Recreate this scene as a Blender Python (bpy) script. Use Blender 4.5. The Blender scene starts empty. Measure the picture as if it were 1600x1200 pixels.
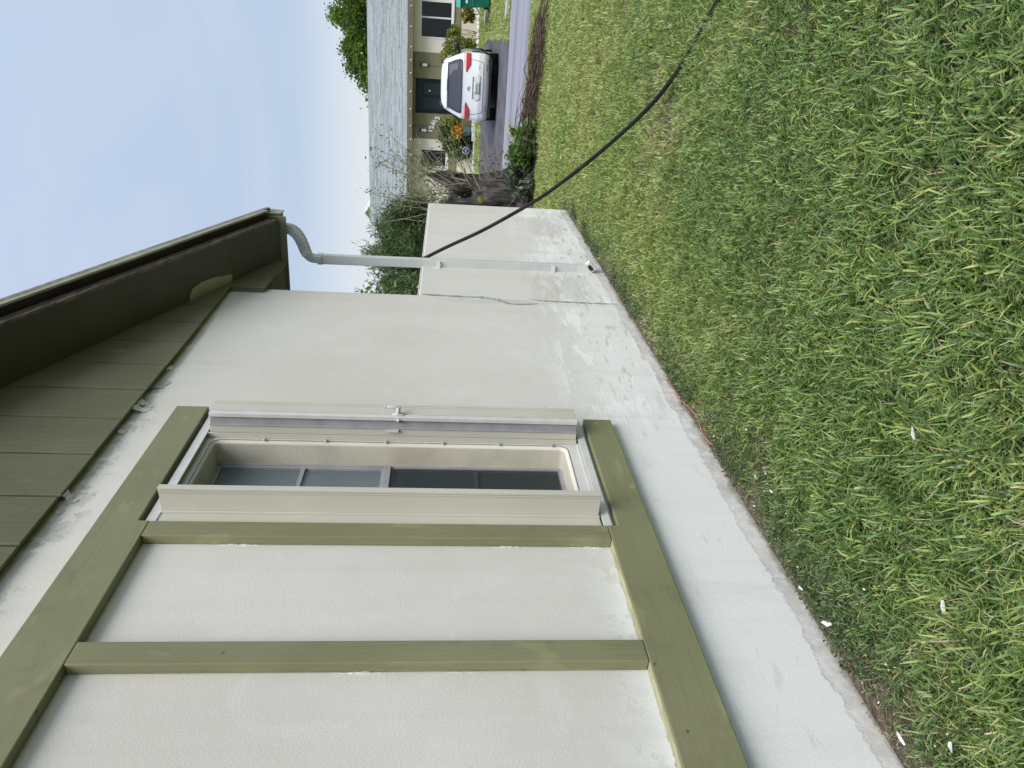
import bpy, bmesh, math, random
import numpy as np
from mathutils import Vector, Matrix
random.seed(7); RNG = np.random.default_rng(11)
scene = bpy.context.scene
COL = scene.collection

# ------------------------------------------------------------------ camera (the photo was taken with the phone on its side)
cam_d = bpy.data.cameras.new("camera"); cam = bpy.data.objects.new("camera", cam_d); COL.objects.link(cam)
FPX = 1180.0
dn = Vector((12340, 350, FPX)).normalized()
fy = Vector((703.5 - 800, 28 - 600, FPX)).normalized()
fy = (fy - dn * fy.dot(dn)).normalized(); up = -dn; rx = fy.cross(up)
# columns = image right, image up, backwards, written in world axes
M3 = Matrix(((rx.x, -rx.y, -rx.z), (fy.x, -fy.y, -fy.z), (up.x, -up.y, -up.z)))
cam.matrix_world = Matrix.Translation((0, 0, 1.32)) @ M3.to_4x4()
cam_d.sensor_width = 36.0; cam_d.lens = 36.0 * FPX / 1600.0
cam_d.clip_start = 0.05; cam_d.clip_end = 2000
scene.camera = cam

# ------------------------------------------------------------------ light
SUN_EL, SUN_AZ_VEC = math.radians(52), Vector((0.74, -0.67))
world = bpy.data.worlds.new("World"); scene.world = world; world.use_nodes = True
scene.view_settings.view_transform = 'Standard'; scene.view_settings.look = 'None'
scene.view_settings.gamma = 1.0; scene.view_settings.exposure = 0.08
try: scene.view_settings.use_curve_mapping = False
except Exception: pass
scene.render.engine = 'CYCLES'
scene.cycles.use_denoising = True
scene.cycles.max_bounces = 7; scene.cycles.transparent_max_bounces = 12
scene.cycles.caustics_reflective = False; scene.cycles.caustics_refractive = False

class NT:
    """tiny helper for node trees"""
    def __init__(s, tree): s.t = tree; s.n = tree.nodes; s.l = tree.links
    def new(s, kind, **kw):
        nd = s.n.new(kind)
        for k, v in kw.items(): setattr(nd, k, v)
        return nd
    def put(s, sock, v):
        if hasattr(v, 'is_output'): s.l.new(v, sock)
        else: sock.default_value = v
    def math(s, op, a, b=None, clamp=False):
        nd = s.new('ShaderNodeMath', operation=op, use_clamp=clamp); s.put(nd.inputs[0], a)
        if b is not None: s.put(nd.inputs[1], b)
        return nd.outputs[0]
    def mix(s, f, a, b, mode='MIX'):
        nd = s.new('ShaderNodeMix', data_type='RGBA', blend_type=mode)
        s.put(nd.inputs[0], f); s.put(nd.inputs[6], C4(a)); s.put(nd.inputs[7], C4(b)); return nd.outputs[2]
    def step(s, v, lo, hi):
        nd = s.new('ShaderNodeMapRange', interpolation_type='SMOOTHSTEP')
        s.put(nd.inputs[0], v); nd.inputs[1].default_value = lo; nd.inputs[2].default_value = hi
        return nd.outputs[0]
    def pos(s): return s.new('ShaderNodeNewGeometry').outputs['Position']
    def sep(s, v):
        nd = s.new('ShaderNodeSeparateXYZ'); s.put(nd.inputs[0], v); return nd.outputs
    def scale(s, v, sc):
        nd = s.new('ShaderNodeVectorMath', operation='MULTIPLY'); s.put(nd.inputs[0], v); nd.inputs[1].default_value = sc; return nd.outputs[0]
    def noise(s, v, sc, det=4.0, rough=0.55, out=0, dist=0.0):
        nd = s.new('ShaderNodeTexNoise'); s.put(nd.inputs['Vector'], v)
        nd.inputs['Scale'].default_value = sc; nd.inputs['Detail'].default_value = det
        nd.inputs['Roughness'].default_value = rough; nd.inputs['Distortion'].default_value = dist
        return nd.outputs[out]
    def attr(s, name, out='Fac'):
        return s.new('ShaderNodeAttribute', attribute_name=name).outputs[out]
    def bump(s, h, st, dist=0.01, normal=None):
        nd = s.new('ShaderNodeBump'); s.put(nd.inputs['Height'], h); nd.inputs['Strength'].default_value = st
        nd.inputs['Distance'].default_value = dist
        if normal is not None: s.put(nd.inputs['Normal'], normal)
        return nd.outputs[0]
def C4(c):
    if hasattr(c, 'is_output') or isinstance(c, float): return c
    return tuple(c) if len(c) == 4 else (*c, 1.0)

w = NT(world.node_tree); w.n.clear()
wo = w.new('ShaderNodeOutputWorld'); bg = w.new('ShaderNodeBackground'); w.l.new(bg.outputs[0], wo.inputs[0])
sky = w.new('ShaderNodeTexSky', sky_type='NISHITA'); sky.sun_disc = False
sky.sun_elevation = SUN_EL; sky.sun_rotation = math.atan2(SUN_AZ_VEC.x, SUN_AZ_VEC.y); sky.dust_density = 2.0
tc = w.new('ShaderNodeTexCoord').outputs['Generated']
zz = w.sep(tc)[2]
cl = w.noise(w.scale(tc, (1.3, 1.3, 3.6)), 1.9, 6.0, 0.58, dist=0.6)
veil = w.mix(w.step(zz, 0.085, 0.20), (0.80, 0.84, 0.875), (0.495, 0.62, 0.795))
veil = w.mix(w.step(zz, 0.16, 0.62), veil, (0.575, 0.685, 0.875))
veil = w.mix(w.math('MULTIPLY', w.step(cl, 0.38, 0.72), 0.38), veil, (0.68, 0.735, 0.835))
clear = w.new('ShaderNodeVectorMath', operation='SCALE'); w.l.new(sky.outputs[0], clear.inputs[0]); clear.inputs['Scale'].default_value = 0.08
tot = w.mix(0.90, clear.outputs[0], veil)
w.l.new(tot, bg.inputs[0]); bg.inputs[1].default_value = 1.0

sun_d = bpy.data.lights.new("sun", 'SUN'); sun = bpy.data.objects.new("sun", sun_d); COL.objects.link(sun)
sun_d.energy = 4.0; sun_d.angle = math.radians(38); sun_d.color = (1.0, 0.94, 0.88)
sdir = Vector((SUN_AZ_VEC.x * math.cos(SUN_EL), SUN_AZ_VEC.y * math.cos(SUN_EL), math.sin(SUN_EL)))
sun.rotation_euler = sdir.to_track_quat('Z', 'Y').to_euler(); sun.location = (6, -6, 12)

# ------------------------------------------------------------------ materials
def newmat(name):
    m = bpy.data.materials.new(name); m.use_nodes = True
    t = NT(m.node_tree); b = m.node_tree.nodes['Principled BSDF']; t.b = b
    return m, t, b
def pmat(name, c1, c2=None, sc=4.0, rough=0.7, bump=0.0, bsc=60.0, spec=0.3, metal=0.0, stretch=(1, 1, 1), contrast=(0.35, 0.65), det=5.0, bdist=0.004):
    m, t, b = newmat(name)
    p = t.scale(t.pos(), stretch)
    c2 = c2 or c1
    n = t.noise(p, sc, det, 0.6)
    t.put(b.inputs['Base Color'], t.mix(t.step(n, *contrast), c1, c2))
    b.inputs['Roughness'].default_value = rough; b.inputs['Specular IOR Level'].default_value = spec; b.inputs['Metallic'].default_value = metal
    if bump: t.put(b.inputs['Normal'], t.bump(t.noise(p, bsc, 4.0), bump, bdist))
    return m

OL1, OL2 = (0.196, 0.200, 0.112), (0.222, 0.224, 0.130)
def wood_mat(name, axis, c1=OL1, c2=OL2, grain=0.35, relief=0.3, fine=26):
    """green-olive painted timber, grain along one axis"""
    m, t, b = newmat(name)
    st = [fine, fine, fine]; st[axis] = 1.3
    p = t.pos(); ps = t.scale(p, tuple(st))
    g = t.noise(ps, 3.0, 5.0, 0.62, dist=0.6)
    big = t.noise(p, 2.2, 3.0)
    c = t.mix(t.step(big, 0.35, 0.7), c1, c2)
    c = t.mix(t.math('MULTIPLY', t.step(g, 0.45, 0.75), grain), c, tuple(v * 0.78 for v in c1))
    # scuffs, filled nail heads and pale rubbed places
    sp = t.noise(t.scale(p, tuple(9 if i != axis else 3.5 for i in range(3))), 1.0, 3.0, 0.5)
    c = t.mix(t.math('MULTIPLY', t.step(sp, 0.61, 0.70), 0.4), c, tuple(v * 1.55 for v in c1))
    v = t.new('ShaderNodeTexVoronoi', feature='F1'); t.put(v.inputs['Vector'], t.scale(p, (7, 7, 7))); v.inputs['Scale'].default_value = 1.0
    c = t.mix(t.math('MULTIPLY', t.step(v.outputs['Distance'], 0.05, 0.028), 0.65), c, (0.035, 0.035, 0.025))
    kn = t.new('ShaderNodeTexVoronoi', feature='F1'); t.put(kn.inputs['Vector'], t.scale(p, tuple(3.1 if i != axis else 1.7 for i in range(3)))); kn.inputs['Scale'].default_value = 1.0
    kd = kn.outputs['Distance']; ringn = t.math('ADD', kd, t.math('MULTIPLY', t.noise(ps, 1.2, 3), 0.10))
    rings = t.math('MULTIPLY', t.step(t.math('SINE', t.math('MULTIPLY', ringn, 170.0)), 0.2, 0.9), t.step(kd, 0.22, 0.06))
    c = t.mix(t.math('MULTIPLY', rings, 0.14), c, tuple(v * 0.66 for v in c1))
    c = t.mix(t.math('MULTIPLY', t.step(kd, 0.09, 0.04), 0.45), c, (0.30, 0.30, 0.175))
    c = t.mix(t.math('MULTIPLY', t.step(kd, 0.028, 0.018), 0.7), c, (0.05, 0.048, 0.03))
    t.put(b.inputs['Base Color'], c)
    b.inputs['Roughness'].default_value = 0.55; b.inputs['Specular IOR Level'].default_value = 0.35
    du = t.noise(p, 6.0, 6.0, 0.7)
    c = t.mix(t.math('MULTIPLY', t.step(du, 0.52, 0.70), 0.28), c, (0.115, 0.112, 0.072)); t.put(b.inputs['Base Color'], c)
    fl = t.noise(t.scale(p, tuple(13 if i != axis else 4 for i in range(3))), 1.0, 5.0, 0.6, dist=1.5)
    c = t.mix(t.math('MULTIPLY', t.step(fl, 0.665, 0.70), 0.5 if fine < 40 else 0.22), c, tuple(v * 1.75 for v in c1)); t.put(b.inputs['Base Color'], c)
    t.put(b.inputs['Normal'], t.bump(g, relief * 1.5, 0.002))
    return m
WOOD_Y = wood_mat('olive_timber_along', 1); WOOD_Z = wood_mat('olive_timber_upright', 2, grain=0.5, relief=0.4)
SIDING = wood_mat('olive_siding', 2, (0.128, 0.130, 0.076), (0.150, 0.152, 0.090), 0.75, 1.6, 48)
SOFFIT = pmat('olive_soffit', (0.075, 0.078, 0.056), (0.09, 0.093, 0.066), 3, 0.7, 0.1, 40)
RAWWOOD = pmat('weathered_wood', (0.20, 0.165, 0.145), (0.10, 0.08, 0.07), 8, 0.85, 0.4, 50, stretch=(6, 1, 6))
DARKWOOD = pmat('dark_sheathing', (0.025, 0.018, 0.022), (0.04, 0.03, 0.033), 6, 0.9)
DRIP = pmat('olive_trim_edge', (0.30, 0.32, 0.22), (0.24, 0.25, 0.17), 9, 0.5)
SHINGLE = pmat('roof_shingle', (0.25, 0.25, 0.24), (0.16, 0.16, 0.16), 20, 0.9, 0.5, 80)

def wall_mat(name):
    m, t, b = newmat(name)
    p = t.pos(); x, y, z = t.sep(p)
    n0 = t.noise(p, 0.9, 4.0); n1 = t.noise(p, 4.5, 6.0, 0.65)
    c = t.mix(t.step(n0, 0.3, 0.7), (0.575, 0.570, 0.530), (0.640, 0.637, 0.605))
    # greyer low band of touch-up paint, brushed on in strokes
    n2 = t.noise(t.scale(p, (1, 1.6, 7.0)), 1.3, 7.0, 0.68)
    low = t.step(t.math('ADD', z, t.math('MULTIPLY', t.math('SUBTRACT', n1, 0.5), 0.55)), 0.62, 0.34)
    c = t.mix(t.math('MULTIPLY', low, 0.75), c, (0.735, 0.765, 0.755))
    far = t.step(y, 2.9, 3.6)
    m1 = t.math('MULTIPLY', t.math('MULTIPLY', t.step(n2, 0.50, 0.56), t.step(z, 0.78, 0.45)), far)
    c = t.mix(t.math('MULTIPLY', m1, 0.80), c, (0.785, 0.80, 0.785))
    n3 = t.noise(t.scale(p, (1, 2.2, 9.0)), 1.7, 7.0, 0.7, dist=0.5)
    m2 = t.math('MULTIPLY', t.math('MULTIPLY', t.step(n3, 0.55, 0.60), t.step(z, 0.58, 0.28)), t.step(y, 3.2, 4.0))
    c = t.mix(t.math('MULTIPLY', m2, 0.75), c, (0.47, 0.455, 0.41))
    # damp brownish patch by the downspout foot and at the far end of the low wall
    d1 = t.math('MULTIPLY', t.step(t.math('ABSOLUTE', t.math('SUBTRACT', y, 5.45)), 0.42, 0.2), t.step(t.math('ABSOLUTE', t.math('SUBTRACT', z, 0.42)), 0.33, 0.12))
    d2 = t.math('MULTIPLY', t.step(t.math('ABSOLUTE', t.math('SUBTRACT', y, 7.35)), 0.5, 0.2), t.step(t.math('ABSOLUTE', t.math('SUBTRACT', z, 0.33)), 0.25, 0.08))
    dd = t.math('MULTIPLY', t.math('ADD', d1, d2), t.step(n2, 0.40, 0.52))
    c = t.mix(t.math('MULTIPLY', dd, 0.55), c, (0.45, 0.425, 0.375))
    # peeled places under the siding
    pk = t.math('MULTIPLY', t.step(t.math('ADD', z, t.math('MULTIPLY', n1, 0.16)), 2.70, 2.80), t.step(y, 3.75, 3.2))
    n4 = t.noise(p, 7.0, 7.0, 0.6, dist=0.3)
    pm = t.math('MULTIPLY', pk, t.step(n4, 0.52, 0.55))
    c = t.mix(pm, c, (0.50, 0.50, 0.475))
    n6 = t.noise(t.scale(p, (1, 1, 1)), 11.0, 6.0, 0.6)
    c = t.mix(t.math('MULTIPLY', t.math('MULTIPLY', pk, t.step(n6, 0.58, 0.61)), 0.7), c, (0.36, 0.36, 0.345))
    n5 = t.noise(p, 2.2, 3.0)
    c = t.mix(t.math('MULTIPLY', t.math('MULTIPLY', t.step(z, 2.45, 2.60), t.step(y, 2.6, 2.1)), t.math('MULTIPLY', t.step(n5, 0.45, 0.52), 0.45)), c, (0.66, 0.65, 0.60))
    # flaked patches where the panels meet the sill board
    q1 = t.math('MULTIPLY', t.step(t.math('ADD', z, t.math('MULTIPLY', n1, 0.22)), 0.93, 0.76), t.math('MULTIPLY', t.step(z, 0.625, 0.64), t.step(y, 2.40, 2.33)))
    q2 = t.noise(p, 5.0, 8.0, 0.66, dist=0.4)
    c = t.mix(t.math('MULTIPLY', q1, t.math('MULTIPLY', t.step(q2, 0.46, 0.50), 0.75)), c, (0.70, 0.725, 0.725))
    c = t.mix(t.math('MULTIPLY', q1, t.math('MULTIPLY', t.step(q2, 0.60, 0.63), 0.7)), c, (0.46, 0.455, 0.44))
    # bare cement strip with a ragged paint edge at the foot
    edge = t.math('ADD', z, t.math('ADD', t.math('MULTIPLY', t.math('SUBTRACT', t.noise(p, 3.2, 8.0, 0.72), 0.5), 0.13), t.math('MULTIPLY', t.math('SUBTRACT', t.noise(t.scale(p, (1, 1, 0.5)), 30.0, 5.0, 0.7), 0.5), 0.05)))
    ft = t.step(edge, 0.078, 0.062)
    cem = t.mix(t.step(n1, 0.35, 0.65), (0.43, 0.415, 0.38), (0.60, 0.585, 0.55))
    c = t.mix(t.math('MULTIPLY', ft, t.math('ADD', 0.35, t.math('MULTIPLY', t.step(t.noise(p, 22.0, 6.0, 0.7), 0.40, 0.55), 0.5))), c, cem)
    c = t.mix(t.math('MULTIPLY', t.step(edge, 0.022, 0.0), 0.6), c, (0.20, 0.19, 0.16))
    # wavering plaster line down the corner
    ln = t.math('ABSOLUTE', t.math('ADD', t.math('SUBTRACT', y, 5.09), t.math('MULTIPLY', t.math('SUBTRACT', t.noise(t.scale(p, (1, .1, 1)), 3.0, 5.0, 0.6), 0.5), 0.09)))
    c = t.mix(t.math('MULTIPLY', t.math('MULTIPLY', t.step(ln, 0.008, 0.003), t.step(z, 0.9, 1.3)), 0.5), c, (0.70, 0.70, 0.67))
    sm = t.math('ABSOLUTE', t.math('ADD', t.math('SUBTRACT', y, 5.12), t.math('MULTIPLY', t.math('SUBTRACT', t.noise(t.scale(p, (1, .3, 1)), 2.5, 5.0, 0.6), 0.5), 0.25)))
    c = t.mix(t.math('MULTIPLY', t.math('MULTIPLY', t.step(sm, 0.075, 0.02), t.step(t.math('ABSOLUTE', t.math('SUBTRACT', z, 0.95)), 0.55, 0.15)), 0.5), c, (0.44, 0.455, 0.445))
    # faint roller bands and rain soiling
    rb = t.noise(t.scale(p, (1, 5.0, 0.35)), 1.6, 4.0, 0.6)
    c = t.mix(t.math('MULTIPLY', t.step(rb, 0.48, 0.72), 0.28), c, (0.51, 0.50, 0.46))
    tw = t.noise(t.scale(p, (1, 2.6, 2.6)), 1.0, 8.0, 0.72, dist=1.2)
    c = t.mix(t.math('MULTIPLY', t.step(tw, 0.50, 0.64), 0.22), c, (0.69, 0.70, 0.68))
    hs = t.noise(t.scale(p, (1, 3.0, 12.0)), 2.0, 6.0, 0.7)
    c = t.mix(t.math('MULTIPLY', t.math('MULTIPLY', t.step(hs, 0.60, 0.66), t.step(z, 1.5, 0.5)), 0.35), c, (0.50, 0.495, 0.465))
    # fly specks and small chips
    v = t.new('ShaderNodeTexVoronoi', feature='F1'); t.put(v.inputs['Vector'], p); v.inputs['Scale'].default_value = 5.0
    c = t.mix(t.math('MULTIPLY', t.step(v.outputs['Distance'], 0.026, 0.014), 0.7), c, (0.10, 0.09, 0.08))
    t.put(b.inputs['Base Color'], c); b.inputs['Roughness'].default_value = 0.75; b.inputs['Specular IOR Level'].default_value = 0.2
    h = t.math('ADD', t.math('MULTIPLY', t.noise(p, 130.0, 4.0, 0.65), 0.6), t.math('MULTIPLY', t.noise(p, 9.0, 5.0, 0.6), 0.8))
    h = t.math('ADD', h, t.math('MULTIPLY', t.math('ADD', ft, t.math('ADD', pm, t.math('MULTIPLY', m1, -0.5))), -0.9))
    t.put(b.inputs['Normal'], t.bump(h, 0.30, 0.006))
    return m
WALL = wall_mat('stucco_wall')
REVEAL = pmat('stucco_reveal', (0.51, 0.49, 0.415), (0.43, 0.415, 0.35), 5, 0.7, 0.3, 60)
CAP = pmat('wall_cap_paint', (0.66, 0.66, 0.63), (0.6, 0.6, 0.57), 6, 0.7, 0.3, 60)
MORTAR = pmat('grey_mortar', (0.36, 0.375, 0.37), (0.46, 0.475, 0.47), 14, 0.85, 0.4, 60)
CREAM = pmat('cream_aluminium', (0.53, 0.53, 0.465), (0.50, 0.50, 0.44), 3, 0.38, 0, spec=0.5)
WHITEAL = pmat('white_aluminium', (0.61, 0.62, 0.61), (0.55, 0.56, 0.55), 12, 0.35, 0, spec=0.5)
GREYAL = pmat('grey_aluminium', (0.36, 0.37, 0.385), (0.30, 0.31, 0.325), 9, 0.4, 0, spec=0.5, metal=0.15)
GUTTER = pmat('gutter_paint', (0.19, 0.195, 0.125), (0.17, 0.175, 0.115), 5, 0.45)
PIPE = pmat('downspout_paint', (0.54, 0.575, 0.585), (0.49, 0.52, 0.53), 4, 0.4, 0, spec=0.45)
PIPEW = pmat('white_fitting', (0.68, 0.69, 0.68), (0.60, 0.61, 0.60), 8, 0.45)
BLACKHOLE = pmat('dark_inside', (0.02, 0.02, 0.022))
RUBBER = pmat('black_rubber', (0.010, 0.010, 0.011), (0.017, 0.017, 0.018), 12, 0.5, 0.2, 80, spec=0.15)
CHIP = pmat('white_paint_chip', (0.64, 0.64, 0.63), (0.56, 0.56, 0.54), 30, 0.6)
WIRE = pmat('orange_wire', (0.42, 0.15, 0.09), (0.40, 0.22, 0.16), 30, 0.5)
def glass_mat(name, c, rough=0.03, alpha=0.55, spec=0.5):
    m, t, b = newmat(name)
    b.inputs['Base Color'].default_value = (*c, 1); b.inputs['Roughness'].default_value = rough
    b.inputs['Alpha'].default_value = alpha; b.inputs['Specular IOR Level'].default_value = spec
    return m
PANE = glass_mat('window_pane', (0.20, 0.25, 0.285), 0.05, 0.52, 0.7)
SCREEN = glass_mat('insect_screen', (0.04, 0.047, 0.052), 0.6, 0.42, 0.1)
BLIND = pmat('blind_slat', (0.55, 0.60, 0.63), (0.50, 0.54, 0.57), 3, 0.6)
DARKGLASS = pmat('dark_glass', (0.006, 0.006, 0.009), None, 1, 0.03, 0, spec=0.35)
CARGLASS = pmat('car_glass', (0.062, 0.068, 0.088), None, 1, 0.06, 0, spec=0.10)  # slate blue of the reflected sky is put into the base colour
m, t, b = newmat('car_paint'); CARPAINT = m
b.inputs['Base Color'].default_value = (0.62, 0.65, 0.665, 1); b.inputs['Roughness'].default_value = 0.22; b.inputs['Coat Weight'].default_value = 0.6
CARDARK = pmat('car_black_plastic', (0.02, 0.02, 0.022), (0.028, 0.028, 0.03), 20, 0.5)
SEAM = pmat('panel_gap', (0.16, 0.17, 0.18))
TAILRED = pmat('tail_lamp_red', (0.42, 0.012, 0.02), (0.36, 0.01, 0.02), 6, 0.12, 0, spec=0.6)
TAILCLEAR = pmat('tail_lamp_clear', (0.62, 0.40, 0.41), (0.70, 0.58, 0.58), 30, 0.12, 0, spec=0.6)
CHROME = pmat('chrome', (0.6, 0.6, 0.61), None, 1, 0.18, 0, metal=1.0)
ALLOY = pmat('alloy_rim', (0.42, 0.43, 0.44), None, 1, 0.3, 0, metal=0.8)
PLATE = pmat('plate_face', (0.52, 0.54, 0.52), (0.46, 0.48, 0.47), 30, 0.4)
PLATEINK = pmat('plate_ink', (0.10, 0.16, 0.12))
BINGREEN = pmat('bin_plastic', (0.008, 0.115, 0.085), (0.012, 0.14, 0.105), 5, 0.42)
BINLID = pmat('bin_lid_plastic', (0.06, 0.33, 0.29), (0.05, 0.28, 0.25), 5, 0.42)
FARWALL = pmat('cream_render', (0.78, 0.725, 0.62), (0.73, 0.68, 0.58), 0.8, 0.8, 0.2, 30)
FAROLIVE = pmat('olive_render', (0.215, 0.20, 0.115), (0.235, 0.22, 0.13), 1.2, 0.7)
FARTRIM = pmat('white_frame', (0.72, 0.73, 0.72), None, 2, 0.5)
FASCIA = pmat('fascia_paint', (0.20, 0.175, 0.12), (0.17, 0.15, 0.10), 2, 0.6)
TEAL = pmat('teal_door', (0.016, 0.025, 0.027), (0.013, 0.02, 0.022), 2, 0.45)
LAMPW = pmat('lamp_glass', (0.80, 0.80, 0.77), None, 2, 0.3)
POT = pmat('blue_glaze', (0.055, 0.12, 0.18), (0.09, 0.17, 0.24), 6, 0.25, 0, spec=0.5)
BLOCK = pmat('white_block', (0.62, 0.62, 0.60), (0.45, 0.45, 0.43), 7, 0.85, 0.4, 30)
SIGNBLUE = pmat('sign_blue', (0.03, 0.035, 0.36))
STONE = pmat('stepping_stone', (0.40, 0.40, 0.42), (0.30, 0.30, 0.31), 5, 0.9, 0.3, 30)

m, t, b = newmat('far_shingles'); FARROOF = m
p = t.pos(); n = t.noise(t.scale(p, (1.0, 9, 9)), 1.6, 5, 0.65); n2 = t.noise(p, 0.35, 4); n3 = t.noise(t.scale(p, (3.5, 7, 7)), 2.0, 2, 0.5)
c = t.mix(t.step(n, 0.32, 0.7), (0.22, 0.255, 0.262), (0.335, 0.375, 0.385))
c = t.mix(t.math('MULTIPLY', t.step(n2, 0.4, 0.65), 0.35), c, (0.26, 0.315, 0.30))
c = t.mix(t.math('MULTIPLY', t.step(n3, 0.58, 0.68), 0.5), c, (0.145, 0.17, 0.18))
t.put(b.inputs['Base Color'], c); b.inputs['Roughness'].default_value = 0.9

m, t, b = newmat('asphalt_road'); ROAD = m
p = t.pos(); x, y, z = t.sep(p)
tr = t.noise(t.scale(p, (0.05, 1.0, 1.0)), 1.1, 3, 0.5); gr = t.noise(p, 45, 4, 0.7); bl = t.noise(p, 0.5, 4)
c = t.mix(t.step(tr, 0.35, 0.62), (0.175, 0.178, 0.222), (0.27, 0.272, 0.325))
c = t.mix(t.math('MULTIPLY', t.step(gr, 0.35, 0.7), 0.35), c, (0.16, 0.16, 0.185))
c = t.mix(t.math('MULTIPLY', t.step(bl, 0.5, 0.7), 0.3), c, (0.25, 0.25, 0.29))
t.put(b.inputs['Base Color'], c); b.inputs['Roughness'].default_value = 0.85
t.put(b.inputs['Normal'], t.bump(gr, 0.3, 0.01))
DRIVE = pmat('asphalt_driveway', (0.062, 0.060, 0.070), (0.105, 0.100, 0.115), 1.1, 0.85, 0.3, 40, stretch=(2.2, 0.5, 1), det=7)

m, t, b = newmat('lawn_soil'); LAWN = m
p = t.pos(); x, y, z = t.sep(p)
a1 = t.noise(p, 1.3, 5, 0.6); a2 = t.noise(p, 18, 5, 0.7)
nearc = t.mix(t.step(a2, 0.35, 0.65), (0.030, 0.036, 0.014), (0.105, 0.095, 0.050))
farc = t.mix(t.step(a1, 0.35, 0.65), (0.150, 0.215, 0.042), (0.235, 0.265, 0.075))
farc = t.mix(t.math('MULTIPLY', t.step(a2, 0.4, 0.7), 0.5), farc, (0.11, 0.18, 0.04))
c = t.mix(t.step(y, 6.0, 13.0), nearc, farc)
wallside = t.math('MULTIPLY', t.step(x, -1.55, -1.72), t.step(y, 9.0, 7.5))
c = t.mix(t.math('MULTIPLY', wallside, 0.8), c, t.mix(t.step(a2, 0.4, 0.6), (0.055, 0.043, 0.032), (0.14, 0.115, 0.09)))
t.put(b.inputs['Base Color'], c); b.inputs['Roughness'].default_value = 0.95
t.put(b.inputs['Normal'], t.bump(a2, 0.8, 0.03))

def leaf_mat(name, stops, trans=0.35, rough=0.5, tip=None, spec=0.25):
    """colour by the per-leaf number 'rnd' (0..1); light also passes through"""
    m, t, b = newmat(name)
    r = t.new('ShaderNodeValToRGB'); t.put(r.inputs[0], t.attr('rnd'))
    els = r.color_ramp.elements
    while len(els) < len(stops): els.new(0.5)
    for e, (ps, c) in zip(els, stops): e.position = ps; e.color = (*c, 1)
    col = r.outputs[0]
    if tip: col = t.mix(t.math('MULTIPLY', t.attr('along'), tip[1]), col, tip[0])
    t.put(b.inputs['Base Color'], col); b.inputs['Roughness'].default_value = rough; b.inputs['Specular IOR Level'].default_value = spec
    tr = t.new('ShaderNodeBsdfTranslucent'); t.put(tr.inputs[0], t.mix(0.3, col, (0.25, 0.32, 0.05)))
    mx = t.new('ShaderNodeMixShader'); mx.inputs[0].default_value = trans
    t.l.new(b.outputs[0], mx.inputs[1]); t.l.new(tr.outputs[0], mx.inputs[2])
    t.l.new(mx.outputs[0], m.node_tree.nodes['Material Output'].inputs[0])
    return m
GRASS = leaf_mat('grass_blade', [(0.0, (0.028, 0.090, 0.026)), (0.22, (0.064, 0.165, 0.042)), (0.52, (0.150, 0.290, 0.062)), (0.74, (0.36, 0.46, 0.098)), (0.86, (0.38, 0.37, 0.17)), (1.0, (0.56, 0.51, 0.33))], 0.30, 0.40, ((0.50, 0.54, 0.28), 0.20), 0.4)
WEED = leaf_mat('weed_leaf', [(0.0, (0.035, 0.075, 0.035)), (0.6, (0.07, 0.12, 0.055)), (1.0, (0.16, 0.17, 0.10))], 0.25, 0.5)
TREELEAF = leaf_mat('tree_leaf', [(0.0, (0.025, 0.062, 0.010)), (0.5, (0.080, 0.150, 0.020)), (1.0, (0.19, 0.27, 0.045))], 0.35)
NEEDLE = leaf_mat('needle_leaf', [(0.0, (0.030, 0.062, 0.026)), (0.6, (0.090, 0.150, 0.058)), (1.0, (0.20, 0.26, 0.105))], 0.25)
YELLOWLEAF = leaf_mat('yellow_leaf', [(0.0, (0.09, 0.14, 0.025)), (0.5, (0.22, 0.26, 0.055)), (1.0, (0.42, 0.40, 0.13))], 0.35)
DARKLEAF = leaf_mat('dark_leaf', [(0.0, (0.018, 0.04, 0.015)), (0.6, (0.06, 0.10, 0.03)), (1.0, (0.24, 0.27, 0.11))], 0.25)
CUTLEAF = leaf_mat('cut_leaf', [(0.0, (0.03, 0.065, 0.025)), (0.6, (0.07, 0.15, 0.03)), (1.0, (0.15, 0.24, 0.06))], 0.3)
WISPLEAF = leaf_mat('wisp_leaf', [(0.0, (0.09, 0.13, 0.05)), (0.6, (0.17, 0.21, 0.09)), (1.0, (0.28, 0.30, 0.16))], 0.35)
ORANGELEAF = leaf_mat('orange_leaf', [(0.0, (0.25, 0.10, 0.02)), (0.5, (0.55, 0.24, 0.03)), (1.0, (0.62, 0.42, 0.09))], 0.3)
TWIG = pmat('twig_bark', (0.115, 0.085, 0.062), (0.055, 0.040, 0.030), 9, 0.9)
TWIGPALE = pmat('pale_twig', (0.34, 0.31, 0.23), (0.22, 0.20, 0.14), 9, 0.85)
CUTWOOD = pmat('cut_wood', (0.46, 0.42, 0.30), (0.38, 0.33, 0.22), 9, 0.8, stretch=(2, 2, 9))
m, t, b = newmat('stump_bark'); BARK = m
p = t.pos(); g = t.noise(t.scale(p, (4, 4, 1.1)), 2.6, 7, 0.68, dist=1.0)
c = t.mix(t.step(g, 0.36, 0.66), (0.013, 0.011, 0.0105), (0.105, 0.096, 0.090)); c = t.mix(t.math('MULTIPLY', t.step(t.noise(p, 2.0, 4), 0.5, 0.7), 0.4), c, (0.17, 0.155, 0.14))
t.put(b.inputs['Base Color'], c); b.inputs['Roughness'].default_value = 0.95; t.put(b.inputs['Normal'], t.bump(g, 0.9, 0.05))

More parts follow.
